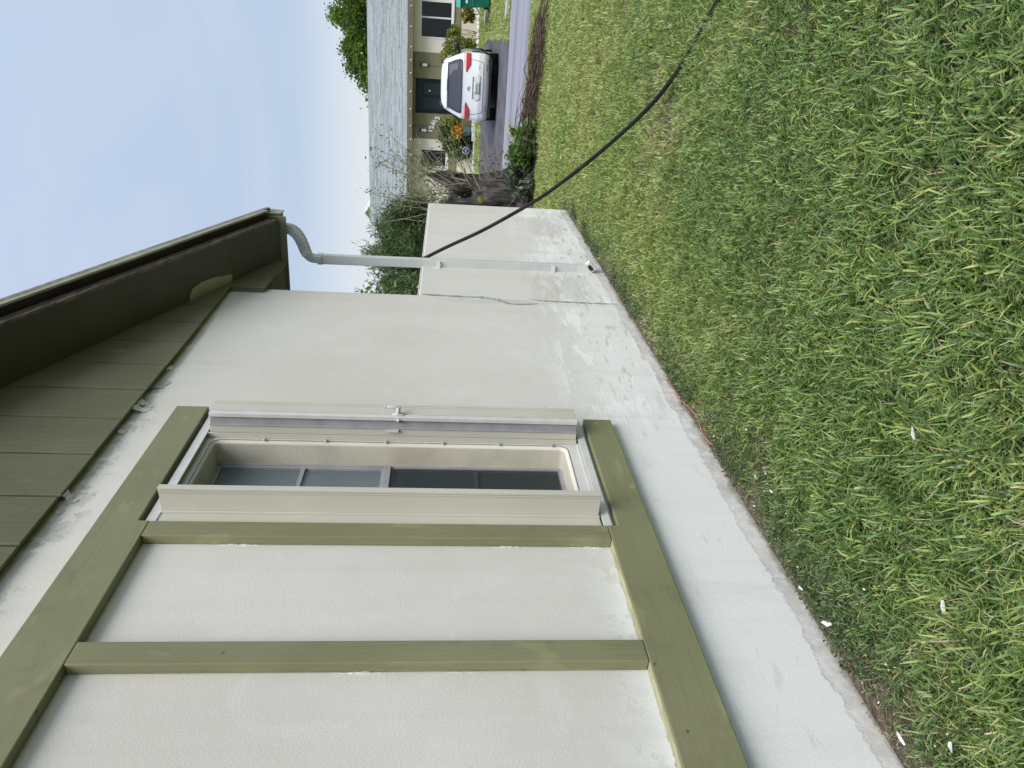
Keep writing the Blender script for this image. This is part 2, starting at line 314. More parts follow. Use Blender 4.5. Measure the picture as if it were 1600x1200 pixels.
# ------------------------------------------------------------------ builders
def tag(o, label=None, cat=None, group=None, kind=None):
    if label: o['label'] = label
    if cat: o['category'] = cat
    if group: o['group'] = group
    if kind: o['kind'] = kind
    return o
def thing(name, label, cat, loc, group=None):
    o = bpy.data.objects.new(name, None); COL.objects.link(o); o.location = loc; o.empty_display_size = 0.1
    return tag(o, label, cat, group)
def origin_of(parent):
    v = Vector((0, 0, 0)); q = parent
    while q is not None: v = v + q.location; q = q.parent
    return v
class MB:
    """collects shapes given in world metres; build() links them as one mesh object"""
    def __init__(s): s.v = []; s.f = []; s.m = []
    def add(s, vs, fs, mi=0):
        o = len(s.v); s.v += [tuple(v) for v in vs]; s.f += [tuple(i + o for i in f) for f in fs]; s.m += [mi] * len(fs); return s
    def box(s, a, b, mi=0):
        x0, x1 = sorted((a[0], b[0])); y0, y1 = sorted((a[1], b[1])); z0, z1 = sorted((a[2], b[2]))
        vs = [(x, y, z) for z in (z0, z1) for y in (y0, y1) for x in (x0, x1)]
        return s.add(vs, [(0, 2, 3, 1), (4, 5, 7, 6), (0, 1, 5, 4), (2, 6, 7, 3), (0, 4, 6, 2), (1, 3, 7, 5)], mi)
    def prism(s, poly, d, mi=0):
        """closed polygon (3-D points) pushed along d"""
        n = len(poly); d = Vector(d); P = [Vector(p) for p in poly]; Q = [p + d for p in P]
        return s.add(P + Q, [tuple(range(n))[::-1], tuple(range(n, 2 * n))] + [(i, (i + 1) % n, n + (i + 1) % n, n + i) for i in range(n)], mi)
    def tube(s, path, r, n=8, mi=0, caps=True, sq=None):
        """round tube, or (sq=(half width, half depth)) a rectangular one, along a path; r may be a list"""
        P = [Vector(p) for p in path]; rs = r if isinstance(r, (list, tuple)) else [r] * len(P)
        ref = Vector((0, 0, 1)); base = len(s.v); vs = []
        t0 = (P[1] - P[0]).normalized()
        a = t0.cross(ref)
        if a.length < 0.05: a = t0.cross(Vector((0, 1, 0)))
        a.normalize()
        for i, p in enumerate(P):
            tg = (P[min(i + 1, len(P) - 1)] - P[max(i - 1, 0)]).normalized()
            a = (a - tg * a.dot(tg)).normalized(); bb = tg.cross(a)
            if sq:
                hw, hd = sq[0] * rs[i], sq[1] * rs[i]
                for cx, cy in ((-1, -1), (1, -1), (1, 1), (-1, 1)): vs.append(p + a * cx * hw + bb * cy * hd)
            else:
                for k in range(n):
                    an = 2 * math.pi * k / n; vs.append(p + (a * math.cos(an) + bb * math.sin(an)) * rs[i])
        m_ = 4 if sq else n; fs = []
        for i in range(len(P) - 1):
            for k in range(m_):
                fs.append((i * m_ + k, i * m_ + (k + 1) % m_, (i + 1) * m_ + (k + 1) % m_, (i + 1) * m_ + k))
        if caps: fs += [tuple(range(m_))[::-1], tuple((len(P) - 1) * m_ + k for k in range(m_))]
        return s.add(vs, fs, mi)
    def lathe(s, c, prof, n=20, mi=0):
        c = Vector(c); vs = []
        for r, z in prof:
            for k in range(n):
                an = 2 * math.pi * k / n; vs.append((c.x + r * math.cos(an), c.y + r * math.sin(an), c.z + z))
        fs = [(i * n + k, i * n + (k + 1) % n, (i + 1) * n + (k + 1) % n, (i + 1) * n + k) for i in range(len(prof) - 1) for k in range(n)]
        fs += [tuple(range(n))[::-1], tuple((len(prof) - 1) * n + k for k in range(n))]
        return s.add(vs, fs, mi)
    def build(s, name, mats, parent=None, bevel=0.0, smooth=False, seg=2):
        off = origin_of(parent) if parent else Vector((0, 0, 0))
        me = bpy.data.meshes.new(name); me.from_pydata([(v[0] - off.x, v[1] - off.y, v[2] - off.z) for v in s.v], [], s.f)
        for mt in (mats if isinstance(mats, (list, tuple)) else [mats]): me.materials.append(mt)
        for p_, mi in zip(me.polygons, s.m): p_.material_index = mi; p_.use_smooth = smooth
        bm = bmesh.new(); bm.from_mesh(me); bmesh.ops.recalc_face_normals(bm, faces=bm.faces); bm.to_mesh(me); bm.free()
        me.update()
        o = bpy.data.objects.new(name, me); COL.objects.link(o)
        if parent: o.parent = parent
        if bevel:
            bv = o.modifiers.new('bevel', 'BEVEL'); bv.width = bevel; bv.segments = seg; bv.limit_method = 'ANGLE'; bv.angle_limit = math.radians(40)
            bv.harden_normals = False
        return o
def np_mesh(name, V, F, mat, attrs=None, parent=None, smooth=False):
    """big mesh of triangles/quads straight from numpy; attrs: per-vertex floats"""
    off = origin_of(parent) if parent else Vector((0, 0, 0))
    V = np.asarray(V, np.float32) - np.array(off, np.float32)
    me = bpy.data.meshes.new(name); me.vertices.add(len(V)); me.vertices.foreach_set('co', V.ravel())
    k = F.shape[1]; nf = len(F); me.loops.add(nf * k); me.loops.foreach_set('vertex_index', F.astype(np.int32).ravel())
    me.polygons.add(nf); me.polygons.foreach_set('loop_start', np.arange(0, nf * k, k, dtype=np.int32))
    try: me.polygons.foreach_set('loop_total', np.full(nf, k, np.int32))
    except Exception: pass
    if smooth: me.polygons.foreach_set('use_smooth', np.ones(nf, bool))
    for a, vals in (attrs or {}).items():
        at = me.attributes.new(a, 'FLOAT', 'POINT'); at.data.foreach_set('value', np.asarray(vals, np.float32))
    me.materials.append(mat); me.update(calc_edges=True); me.validate()
    o = bpy.data.objects.new(name, me); COL.objects.link(o)
    if parent: o.parent = parent
    return o
def leaves(name, C, size, mat, parent=None, long=1.6, up=0.2, rnd=None, droop=None):
    """a leaf (two triangles folded on the midrib) at each centre"""
    n = len(C); d = RNG.normal(size=(n, 3)); d[:, 2] += up
    if droop is not None: d = d * 0.55 + droop
    d /= np.linalg.norm(d, axis=1)[:, None] + 1e-9
    q = RNG.normal(size=(n, 3)); s = np.cross(d, q); s /= np.linalg.norm(s, axis=1)[:, None] + 1e-9
    nn = np.cross(d, s); sz = size * RNG.uniform(0.6, 1.35, n)[:, None]
    V = np.stack([C - d * sz * long * 0.5, C + s * sz * 0.5 + nn * sz * 0.12, C + d * sz * long * 0.5, C - s * sz * 0.5 + nn * sz * 0.12], 1).reshape(-1, 3)
    i = np.arange(n)[:, None] * 4
    F = np.concatenate([i + np.array([[0, 1, 2]]), i + np.array([[0, 2, 3]])])
    r = RNG.uniform(0, 1, n) if rnd is None else np.clip(rnd, 0, 1)
    return np_mesh(name, V, F, mat, {'rnd': np.repeat(r, 4), 'along': np.tile([0, .5, 1, .5], n)}, parent)
def clump_points(c, rad, nclump, nleaf, spread, shell=0.55):
    """leaf centres in clumps spread through an ellipsoid's volume, denser outside"""
    c = np.array(c, float); rad = np.array(rad, float)
    d = RNG.normal(size=(nclump, 3)); d /= np.linalg.norm(d, axis=1)[:, None]
    rr = shell + (1 - shell) * RNG.uniform(0, 1, nclump) ** 0.6
    cc = c + d * rad * rr[:, None] * RNG.uniform(0.85, 1.08, nclump)[:, None]
    tone = RNG.uniform(-0.22, 0.22, nclump)
    k = RNG.integers(0, nclump, nleaf)
    pts = cc[k] + RNG.normal(size=(nleaf, 3)) * spread
    return pts, np.clip(0.5 + tone[k] + RNG.normal(size=nleaf) * 0.2, 0, 1)
def gz(y):
    return float(np.interp(y, [-100, 9.0, 14.5, 25.0, 31.5, 1000], [0, 0, -0.10, -0.10, 0.22, 0.22]))

# ------------------------------------------------------------------ the setting
ys = [-60, 0, 4.5, 9.0, 11.5, 14.5, 20, 25.0, 28, 31.5, 60, 200, 900]; xs = [-700, -100, -30, -8, 0, 8, 30, 100, 700]
V = [(x, y, gz(y)) for y in ys for x in xs]; nx = len(xs)
g = MB(); g.add(V, [(j * nx + i, j * nx + i + 1, (j + 1) * nx + i + 1, (j + 1) * nx + i) for j in range(len(ys) - 1) for i in range(nx - 1)])
tag(g.build('lawn', LAWN), kind='structure')
g = MB(); n = 120; vs = []
for i in range(n + 1):
    x = -40 + 80 * i / n
    vs.append((x, 14.62 + 0.06 * math.sin(x * 3.1) + 0.05 * random.uniform(-1, 1) + 0.012 * x, -0.094)); vs.append((x, 19.72 + 0.03 * math.sin(x * 2.3) - 0.01 * x, -0.094))
g.add(vs, [(2 * i, 2 * i + 2, 2 * i + 3, 2 * i + 1) for i in range(n)])
tag(g.build('road', ROAD), kind='structure')
g = MB(); vs = []
for k in range(61):
    y = 19.6 + 9.2 * k / 60
    xe = -0.36 - 0.03 * (y - 19.7) + random.uniform(-0.05, 0.05)
    vs += [(-7.6, y, gz(y) + 0.011), (xe, y, gz(y) + 0.011)]
g.add(vs, [(2 * k, 2 * k + 1, 2 * k + 3, 2 * k + 2) for k in range(60)])
tag(g.build('driveway', DRIVE), kind='structure')

# ------------------------------------------------------------------ the near house (measured in units of 1.2 m: K)
K = 1.2; D = -1.5
house = thing('house', 'cream stucco house end with olive green timber trim and gable siding above the grass', 'house', (D * K, 4.31 * K, 0))
def kb(mb, a, b_, mi=0): return mb.box([v * K for v in a], [v * K for v in b_], mi)
# stucco wall with the window opening and rounded reveals
bm = bmesh.new()
YO0, YO1, ZO0, ZO1 = 2.04, 2.556, 0.603, 1.941
def rrect(e, x, r):
    pts = []
    for (cy, cz, a0) in ((YO1 + e - r, ZO1 + e - r, 0), (YO0 - e + r, ZO1 + e - r, 90), (YO0 - e + r, ZO0 - e + r, 180), (YO1 + e - r, ZO0 - e + r, 270)):
        for q in range(5):
            a = math.radians(a0 + q * 22.5); pts.append((x, cy + r * math.cos(a), cz + r * math.sin(a)))
    return pts
loops = []
for k in range(6):
    a = math.radians(90 * k / 5); e = 0.018 * (1 - math.sin(a)); x = D - 0.018 * (1 - math.cos(a)); loops.append(rrect(e, x, 0.022 + e))
loops.append(rrect(-0.002, D - 0.10, 0.015))
bl = [[bm.verts.new(Vector(p) * K) for p in lp] for lp in loops]
for A, B in zip(bl, bl[1:]):
    for i in range(len(A)):
        f = bm.faces.new((A[i], A[(i + 1) % len(A)], B[(i + 1) % len(A)], B[i])); f.smooth = True
outer = [bm.verts.new(Vector(p) * K) for p in ((D, -2.6, -0.1), (D, 4.31, -0.1), (D, 4.31, 2.36), (D, -2.6, 2.36))]
eds = [bm.edges.new((outer[i], outer[(i + 1) % 4])) for i in range(4)] + [bm.edges.get((bl[0][i], bl[0][(i + 1) % len(bl[0])])) for i in range(len(bl[0]))]
bmesh.ops.triangle_fill(bm, edges=eds, use_beauty=True)
bmesh.ops.recalc_face_normals(bm, faces=bm.faces)
for v in bm.verts: v.co -= house.location
me = bpy.data.meshes.new('wall'); bm.to_mesh(me); bm.free(); me.materials.append(WALL); me.materials.append(REVEAL)
for p_ in me.polygons:
    if p_.center.x < -0.012: p_.material_index = 1
o = bpy.data.objects.new('wall', me); COL.objects.link(o); o.parent = house
wall = o
# make sure faces look outward (+X)
for p_ in me.polygons:
    if abs(p_.normal.x) > 0.9 and p_.normal.x < 0: p_.flip()
g = MB()
kb(g, (D - 0.17, 4.31 - 0.17, -0.1), (D - 0.0001, 4.3099, 2.36)); kb(g, (-6.5, 4.14, -0.1), (D - 0.171, 4.3095, 2.36))
kb(g, (-6.5, -2.6, -0.1), (-6.4, 4.139, 2.36))
g.build('front_wall', WALL, house)
g = MB(); kb(g, (D - 0.9, 1.7, 0.3), (D - 0.88, 3.0, 2.2)); kb(g, (D - 0.88, 1.7, 0.3), (D - 0.13, 1.72, 2.2)); kb(g, (D - 0.88, 2.98, 0.3), (D - 0.13, 3.0, 2.2)); kb(g, (D - 0.88, 1.72, 0.3), (D - 0.13, 2.98, 0.32))
g.build('room_lining', pmat('room_paint', (0.20, 0.21, 0.22)), house)

# gable siding planks with narrow grooves
def rake_z(y): return 2.13 + 0.37 * (4.87 - y)
seams = [4.81, 4.45, 4.185, 3.93, 3.685, 3.43, 3.165, 2.91, 2.66, 2.395, 2.134, 1.88, 1.63, 1.37, 1.11, 0.85, 0.59, 0.33]
g = MB(); XS = D + 0.014
g.prism([Vector((XS - 0.012, y, z)) * K for y, z in ((-2.6, 2.32), (4.25, 2.32), (4.25, 2.125), (4.80, 2.105), (4.80, rake_z(4.80) + 0.02), (-2.6, rake_z(-2.6) + 0.02))], (0.018 * K, 0, 0))
g.build('siding_backing', SIDING, house)
for i in range(len(seams) - 1):
    y1, y0 = seams[i] - 0.0055, seams[i + 1] + 0.0055
    jz = random.uniform(-0.002, 0.002); jx = random.uniform(0, 0.0015)
    zb = lambda y: 2.308 + jz if y <= 4.2 else 2.12 - 0.02 * (y - 4.25)
    if y0 < 4.25 < y1:
        poly = [(y0, zb(y0)), (4.25, zb(4.2)), (4.25, 2.12), (y1, zb(y1)), (y1, rake_z(y1) + .02), (y0, rake_z(y0) + .02)]
    else:
        poly = [(y0, zb(y0)), (y1, zb(y1)), (y1, rake_z(y1) + .02), (y0, rake_z(y0) + .02)]
    MB().prism([Vector((XS + 0.007, y, z)) * K for y, z in poly], ((0.009 + jx) * K, 0, 0)).build('siding_plank', SIDING, house, bevel=0.003, seg=1)
# rake soffit, rake board, sheathing, drip edge, roof slab
def slope_box(mb, x0, x1, y0, y1, dz0, dz1, mi=0):
    P = [Vector((x, y, rake_z(y) + dz)) * K for dz in (dz0, dz1) for (x, y) in ((x0, y0), (x1, y0), (x1, y1), (x0, y1))]
    mb.add(P, [(0, 3, 2, 1), (4, 5, 6, 7), (0, 1, 5, 4), (1, 2, 6, 5), (2, 3, 7, 6), (3, 0, 4, 7)], mi)
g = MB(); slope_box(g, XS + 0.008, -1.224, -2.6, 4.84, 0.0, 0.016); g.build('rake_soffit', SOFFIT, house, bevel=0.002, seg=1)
# weathered rake board with a ragged lower lip
g = MB(); N_ = 60
for k in range(N_):
    y0 = -2.6 + 7.40 * k / N_; y1 = y0 + 7.40 / N_; j0 = 0.006 * math.sin(k * 1.7) * (1 if k % 3 else 0.2)
    slope_box(g, -1.223, -1.208, y0, y1, -0.006 + j0 * .6, 0.05)
g.build('rake_board', RAWWOOD, house)
g = MB(); slope_box(g, -1.40, -1.168, -2.6, 4.80, 0.052, 0.062); g.build('roof_sheathing', DARKWOOD, house)
g = MB()
for k in range(24):
    y0 = -2.6 + 7.42 * k / 24; y1 = y0 + 7.42 / 24; slope_box(g, -1.1675, -1.157, y0 + .001, y1 - .001, 0.048 + random.uniform(-.003, .003), 0.080 + random.uniform(-.003, .003))
g.build('drip_edge', DRIP, house)
g = MB(); slope_box(g, -8.0, -1.158, -2.6, 4.90, 0.084, 0.11); g.build('roof', SHINGLE, house)
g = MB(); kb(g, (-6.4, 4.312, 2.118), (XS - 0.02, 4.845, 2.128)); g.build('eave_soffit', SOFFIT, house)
# peeled patch hanging at the lower edge of the soffit
P = [(XS + .012, 3.98), (XS + .012, 4.33), (-1.425, 4.335), (-1.398, 4.18), (-1.394, 4.08), (-1.408, 4.01), (-1.44, 3.985)]
MB().prism([Vector((x, y, rake_z(y) - 0.004)) * K for x, y in P], (0, 0, -0.006 * K)).build('soffit_patch', pmat('patch_paint', (0.33, 0.34, 0.225), (0.26, 0.27, 0.175), 8, 0.6), house)
# gutter along the front eave with its end cap
g = MB()
prof = [(4.862, 2.135), (4.93, 2.13), (4.945, 2.15), (4.965, 2.235), (4.955, 2.245), (4.862, 2.25)]
g.prism([Vector((-1.187, y, z)) * K for y, z in prof], (-5.0 * K, 0, 0))
gut = g.build('gutter', GUTTER, house, bevel=0.004)
g = MB(); g.prism([Vector((-1.180, y, z)) * K for y, z in [(4.856, 2.13), (4.935, 2.124), (4.972, 2.24), (4.856, 2.256)]], (-0.006 * K, 0, 0)); g.build('end_cap', DRIP, gut)
g = MB(); kb(g, (-6.4, 4.848, 2.10), (-1.20, 4.861, 2.215)); g.build('fascia_board', GUTTER, house, bevel=0.003)

# timber trim boards
T = 0.033
def board(name, poly, mat):  # polygon in (y, z) on the wall face, pushed out by the timber thickness
    return MB().prism([Vector((D + 0.001, y, z)) * K for y, z in poly], (T * K, 0, 0)).build(name, mat, house, bevel=0.004)
board('head_board', [(-2.5, 1.985), (2.004, 1.985), (2.004, 2.018), (2.768, 2.018), (2.768, 2.143), (-2.5, 2.143)], WOOD_Y)
board('sill_board', [(-2.5, 0.386), (2.737, 0.386), (2.737, 0.503), (2.004, 0.503), (2.004, 0.5376), (-2.5, 0.5376)], WOOD_Y)
board('jamb_post', [(1.928, 0.5385), (2.002, 0.5385), (2.002, 1.984), (1.928, 1.984)], WOOD_Z)
for yb in (1.419, 0.92, 0.41):
    board('stud_post', [(yb, 0.5385), (yb + 0.076, 0.5385), (yb + 0.076, 1.984), (yb, 1.984)], WOOD_Z)
# ragged caulk bead along the lower edges of trim
def caulk(path, amp):
    g = MB(); r = random.Random(3)
    for (a, b_) in zip(path, path[1:]):
        a = Vector(a) * K; b_ = Vector(b_) * K; n_ = max(3, int((b_ - a).length / 0.012))
        pts = [a.lerp(b_, k / n_) + Vector((0.0015, r.uniform(-amp, amp), r.uniform(-amp, amp))) for k in range(n_ + 1)]
        ph = r.uniform(0, 9); g.tube(pts, [max(0.0003, 0.0030 * (math.sin(ph + q * .06) + math.sin(ph + q * .23) - .5) * r.uniform(.3, 1.2)) for q in range(len(pts))], 5)
    return g
caulk([(D, 1.926, 0.56), (D, 1.926, 1.96)], .0015).build('caulk_bead', CHIP, house)
caulk([(D, 1.417, 0.56), (D, 1.417, 1.97)], .0015).build('caulk_bead', CHIP, house)
caulk([(D, 0.8, 0.5395), (D, 1.418, 0.5395)], .003).build('caulk_bead', MORTAR, house)
caulk([(D, 1.496, 0.5395), (D, 1.927, 0.5395)], .003).build('caulk_bead', MORTAR, house)

for ya, yb in ((-2.5, 0.409), (0.487, 0.919), (0.997, 1.418), (1.496, 1.927)):
    g = MB(); kb(g, (D + .0015, ya, .5377), (D + T - .002, yb, .5392)); g.build('board_lip', pmat('raw_lip', (.40, .385, .24), (.27, .27, .16), 30, .8, .4, 60, stretch=(1, .3, 1)), house)
# the window
fx0, fx1 = D - 0.125, D - 0.095
g = MB()
for a, b_ in (((YO0, ZO0), (YO1, ZO0 + .011)), ((YO0, ZO1 - .011), (YO1, ZO1)), ((YO0, ZO0 + .011), (YO0 + .011, ZO1 - .011)), ((YO1 - .011, ZO0 + .011), (YO1, ZO1 - .011))):
    kb(g, (fx0, a[0], a[1]), (fx1, b_[0], b_[1]))
win = g.build('window', GREYAL, house, bevel=0.002)
zm = 1.293
g = MB(); kb(g, (fx0 - .004, YO0 + .011, zm - .013), (fx1 + 0.002, YO1 - .011, zm + .013)); g.build('meeting_rail', GREYAL, win, bevel=0.002)
g = MB()
for z0, z1 in ((ZO0 + .011, zm - .013), (zm + .013, ZO1 - .011)):
    kb(g, (fx0 + .005, YO0 + .011, z0), (fx1 - .006, YO0 + .020, z1)); kb(g, (fx0 + .005, YO1 - .020, z0), (fx1 - .006, YO1 - .011, z1))
    kb(g, (fx0 + .005, YO0 + .020, z0), (fx1 - .006, YO1 - .020, z0 + .010)); kb(g, (fx0 + .005, YO0 + .020, z1 - .010), (fx1 - .006, YO1 - .020, z1))
g.build('sash', GREYAL, win, bevel=0.001, seg=1)
for zc in (1.615, 0.95):
    g = MB(); kb(g, (fx0 + .006, YO0 + .020, zc - .008), (fx1 - .008, YO1 - .020, zc + .008)); g.build('muntin', GREYAL, win, bevel=0.001, seg=1)
for z0, z1 in ((ZO0 + .021, .942), (.958, zm - .025), (zm + .025, 1.607), (1.623, ZO1 - .021)):
    g = MB(); kb(g, (fx0 + .010, YO0 + .020, z0), (fx0 + .013, YO1 - .020, z1)); g.build('pane', PANE, win)
g = MB(); kb(g, (fx1 - .004, YO0 + .019, ZO0 + .02), (fx1 - .003, YO1 - .019, zm - .014)); g.build('insect_screen', SCREEN, win)
for k in range(7):
    y0 = YO0 - 0.02 + k * 0.083; g = MB()
    g.prism([Vector((x, y, 0.56)) * K for x, y in ((D - .19, y0), (D - .175, y0 + .038), (D - .172, y0 + .078), (D - .176, y0 + .078), (D - .179, y0 + .04), (D - .194, y0))], (0, 0, 1.46 * K))
    g.build('blind_slat', BLIND, win)

# accordion storm shutter: tracks, folded blades, lock
g = MB()
kb(g, (D + .001, 2.004, 1.986), (D + .022, 2.75, 2.004), 0); kb(g, (D + .001, 2.006, 1.976), (D + .0185, 2.748, 1.9855), 1); kb(g, (D + .019, 2.005, 1.972), (D + .0235, 2.749, 1.9855), 0)
kb(g, (D + .004, 2.0025, 1.989), (D + .018, 2.0035, 2.001), 2)
sh = g.build('accordion_shutter', [WHITEAL, GREYAL, BLACKHOLE], house, bevel=0.0012, seg=1)
g = MB()
kb(g, (D + .001, 2.004, 0.518), (D + .0205, 2.735, 0.5365), 0); kb(g, (D + .0205, 2.004, 0.518), (D + .024, 2.735, 0.547), 0); kb(g, (D + .001, 2.004, .536), (D + .005, 2.735, 0.552), 0); kb(g, (D + .010, 2.004, .536), (D + .013, 2.735, .543), 1)
g.build('sill_track', [WHITEAL, GREYAL], sh, bevel=0.0012, seg=1)
ZT, ZB = 1.972, 0.556
def blade(name, polys, zt, zb, mat):
    g = MB()
    for poly in polys: g.prism([Vector((x, y, zb)) * K for x, y in poly], (0, 0, (zt - zb) * K))
    return g.build(name, mat, sh, bevel=0.0012, seg=1)
def rect(x0, x1, y0, y1): return [(x0, y0), (x1, y0), (x1, y1), (x0, y1)]
XO = D + 0.115
blade('shutter_blade', [rect(D + .021, XO - .012, 2.0665, 2.072), rect(XO - .010, XO, 2.062, 2.083), rect(XO - .0185, XO - .0125, 2.0635, 2.068)], ZT, ZB, CREAM)
blade('shutter_blade', [rect(D + .024, XO - .035, 2.094, 2.099), rect(XO - .035, XO - .022, 2.090, 2.103)], ZT, ZB, CREAM)
blade('shutter_blade', [rect(D + .024, XO - .055, 2.114, 2.119), rect(XO - .055, XO - .043, 2.108, 2.124)], ZT - .004, ZB, CREAM)
blade('starter_strip', [rect(D + .001, D + .020, 2.006, 2.066), rect(D + .020, D + .024, 2.006, 2.012), rect(D + .020, D + .028, 2.060, 2.066)], 1.974, 0.553, CREAM)
XR = D + 0.10
blade('shutter_blade', [rect(XR - .006, XR, 2.612, 2.690), rect(XR, XR + .004, 2.672, 2.678), rect(XR, XR + .004, 2.684, 2.692), rect(XR, XR + .003, 2.612, 2.618)], 1.965, ZB, CREAM)
blade('shutter_blade', [rect(XR - .012, XR + .004, 2.583, 2.606), rect(XR - .05, XR - .012, 2.603, 2.606)], 1.962, ZB, WHITEAL)
blade('shutter_blade', [rect(XR - .042, XR - .013, 2.592, 2.595), rect(XR - .044, XR - .040, 2.574, 2.592)], 1.962, ZB, GREYAL)
blade('shutter_blade', [rect(D + .024, XR - .046, 2.578, 2.583), rect(D + .026, XR - .01, 2.634, 2.638), rect(D + .026, XR - .01, 2.656, 2.660)], 1.962, ZB, CREAM)
blade('starter_strip', [rect(D + .001, D + .022, 2.578, 2.584), rect(D + .001, D + .022, 2.72, 2.735)], 1.974, 0.553, CREAM)
for zc in (1.76, 1.53, 1.30, 1.08, 0.86, 0.65):
    g = MB(); g.lathe((0, 0, 0), [(0.0, 0), (0.009, 0.001), (0.009, 0.004), (0.005, 0.008), (0.001, 0.009)], 10)
    g.v = [(D * K + 0.001 + v[2], 2.562 * K + 0.03 * 0 + v[0] + 0.004, zc * K + v[1]) for v in g.v]; g.build('anchor_screw', GREYAL, sh)
# thumb-turn lock with its T handle
g = MB(); yk, zk = 2.605 * K, 1.257 * K; xk = (XR + .004) * K
g.box((xk, yk - .011, zk - .026), (xk + .006, yk + .011, zk + .026)); g.tube([(xk + .004, yk + .002, zk), (xk + .036, yk + .004, zk)], [.012, .009], 12)
g.tube([(xk + .036, yk + .004, zk - .012), (xk + .037, yk + .004, zk + .030), (xk + .037, yk + .004, zk + .058)], [.0075, .0075, .006], 8); g.box((xk + .030, yk - .004, zk + .056), (xk + .044, yk + .012, zk + .062))
g.build('lock_knob', WHITEAL, sh, bevel=0.0015, seg=1, smooth=True)
g = MB(); g.tube([((XR - .016) * K, 2.59 * K, zk), ((XR - .004) * K, 2.575 * K, zk)], .007, 10); g.box(((XR - .055) * K, 2.568 * K, zk - .004), ((XR - .045) * K, 2.574 * K, zk + .055)); g.build('lock_latch', WHITEAL, sh)

# peeling flakes under the siding
def flake(y, z, w_, h_, curl, mat, par, name='paint_flake', x0=D * K):
    n_ = 5; vs = []; r = random.Random(int(y * 1000 + z * 77))
    for j in range(n_):
        for i in range(n_):
            u, v = i / (n_ - 1) - .5, j / (n_ - 1) - .5
            k = 1 - 0.5 * abs(u + v) + 0.2 * r.uniform(-1, 1) * (abs(u) > .4 or abs(v) > .4)
            vs.append((x0 + 0.0015 + curl * (v + .5) ** 2 + 0.002 * r.random(), y + u * w_ * k, z + v * h_ * k))
    g = MB(); g.add(vs, [(j * n_ + i, j * n_ + i + 1, (j + 1) * n_ + i + 1, (j + 1) * n_ + i) for j in range(n_ - 1) for i in range(n_ - 1)])
    return g.build(name, mat, par)
for (y, z, w_, h_, cu, mt) in [(3.61, 2.748, .10, .085, .008, MORTAR), (3.40, 2.752, .06, .05, .022, CHIP), (3.33, 2.742, .05, .075, .03, CHIP), (3.36, 2.73, .06, .05, .003, MORTAR), (3.12, 2.752, .05, .03, .014, CHIP), (2.60, 2.755, .055, .03, .026, CHIP), (2.57, 2.735, .03, .035, .02, CHIP), (2.50, 2.748, .03, .02, .012, CHIP), (3.82, 2.76, .07, .03, .01, CHIP)]:
    flake(y, z, w_, h_, cu, mt, house)

# downspout: gutter outlet, two ribbed elbows, pipe, straps, foot
YD = 4.90 * K
path = [Vector(p) for p in [(-1.548, YD, 2.60), (-1.548, YD, 2.52), (-1.556, YD, 2.490), (-1.585, YD, 2.455), (-1.632, YD, 2.427), (-1.690, YD, 2.405), (-1.728, YD, 2.392), (-1.758, YD, 2.372), (-1.772, YD, 2.345), (-1.7765, YD, 2.31), (-1.7765, YD, 2.27)]]
def smooth_path(P, m_):
    out = []
    for i in range(len(P) - 1):
        p0, p1, p2, p3 = P[max(i - 1, 0)], P[i], P[i + 1], P[min(i + 2, len(P) - 1)]
        for k in range(m_):
            t_ = k / m_; out.append(0.5 * ((2 * p1) + (p2 - p0) * t_ + (2 * p0 - 5 * p1 + 4 * p2 - p3) * t_ ** 2 + (3 * p1 - p0 - 3 * p2 + p3) * t_ ** 3))
    return out + [P[-1]]
sp = smooth_path(path, 4)
def ribbed(P, a, b_): return [1 + (0.06 if (a < i / len(P) < b_ and i % 2) else 0.0) for i in range(len(P))]
g = MB(); pipe_x = -1.7765
g.tube([(pipe_x, YD, 2.275), (pipe_x, YD + .012, 1.5), (pipe_x, YD + .028, 0.215)], [1, 1, 1], sq=(.038, .0225)[::-1] if False else (.038, .0225))
ds = g.build('downspout', PIPE, house, bevel=0.006)
g = MB(); g.tube(sp[:24], ribbed(sp[:24], .3, .92), sq=(.037, .030)); g.build('elbow', PIPE, ds, bevel=0.006)
g = MB(); g.tube(sp[24:], [0.97 * v for v in ribbed(sp[24:], .05, .95)], sq=(.037, .027)); g.build('elbow', PIPE, ds, bevel=0.006)
g = MB(); g.tube([sp[22], sp[26]], 1.0, sq=(.041, .034)); g.build('collar', PIPEW, ds, bevel=0.004)
g = MB(); g.tube([(pipe_x, YD, 2.26), (pipe_x, YD, 2.305)], [1, 1], sq=(.041, .0255)); g.build('collar', PIPEW, ds, bevel=0.004)
for zc in (1.36, 0.435):
    yc = YD + 0.012 + (1.5 - zc) * 0.0125; g = MB(); hw = 0.042
    g.box((-1.7995, yc - .075, zc - .016), (-1.797, yc - hw, zc + .016)); g.box((-1.7995, yc + hw, zc - .016), (-1.797, yc + .075, zc + .016))
    g.box((-1.797, yc - hw - .002, zc - .016), (-1.7515, yc - hw, zc + .016)); g.box((-1.797, yc + hw, zc - .016), (-1.7515, yc + hw + .002, zc + .016)); g.box((-1.7535, yc - hw, zc - .016), (-1.7505, yc + hw, zc + .016))
    st = g.build('strap', PIPEW, ds)
yc = YD + 0.028
g = MB(); g.tube([(pipe_x, yc, 0.235), (pipe_x, yc, 0.165), (pipe_x + .012, yc, 0.135), (pipe_x + .045, yc, 0.105)], [1.06, 1.06, 1.05, 1.06], sq=(.040, .026), caps=False)
g.tube([(pipe_x + .012, yc, 0.138), (pipe_x + .030, yc, 0.118)], [1, 1], sq=(.037, .0235), mi=1)
g.build('outlet', [PIPEW, BLACKHOLE], ds)

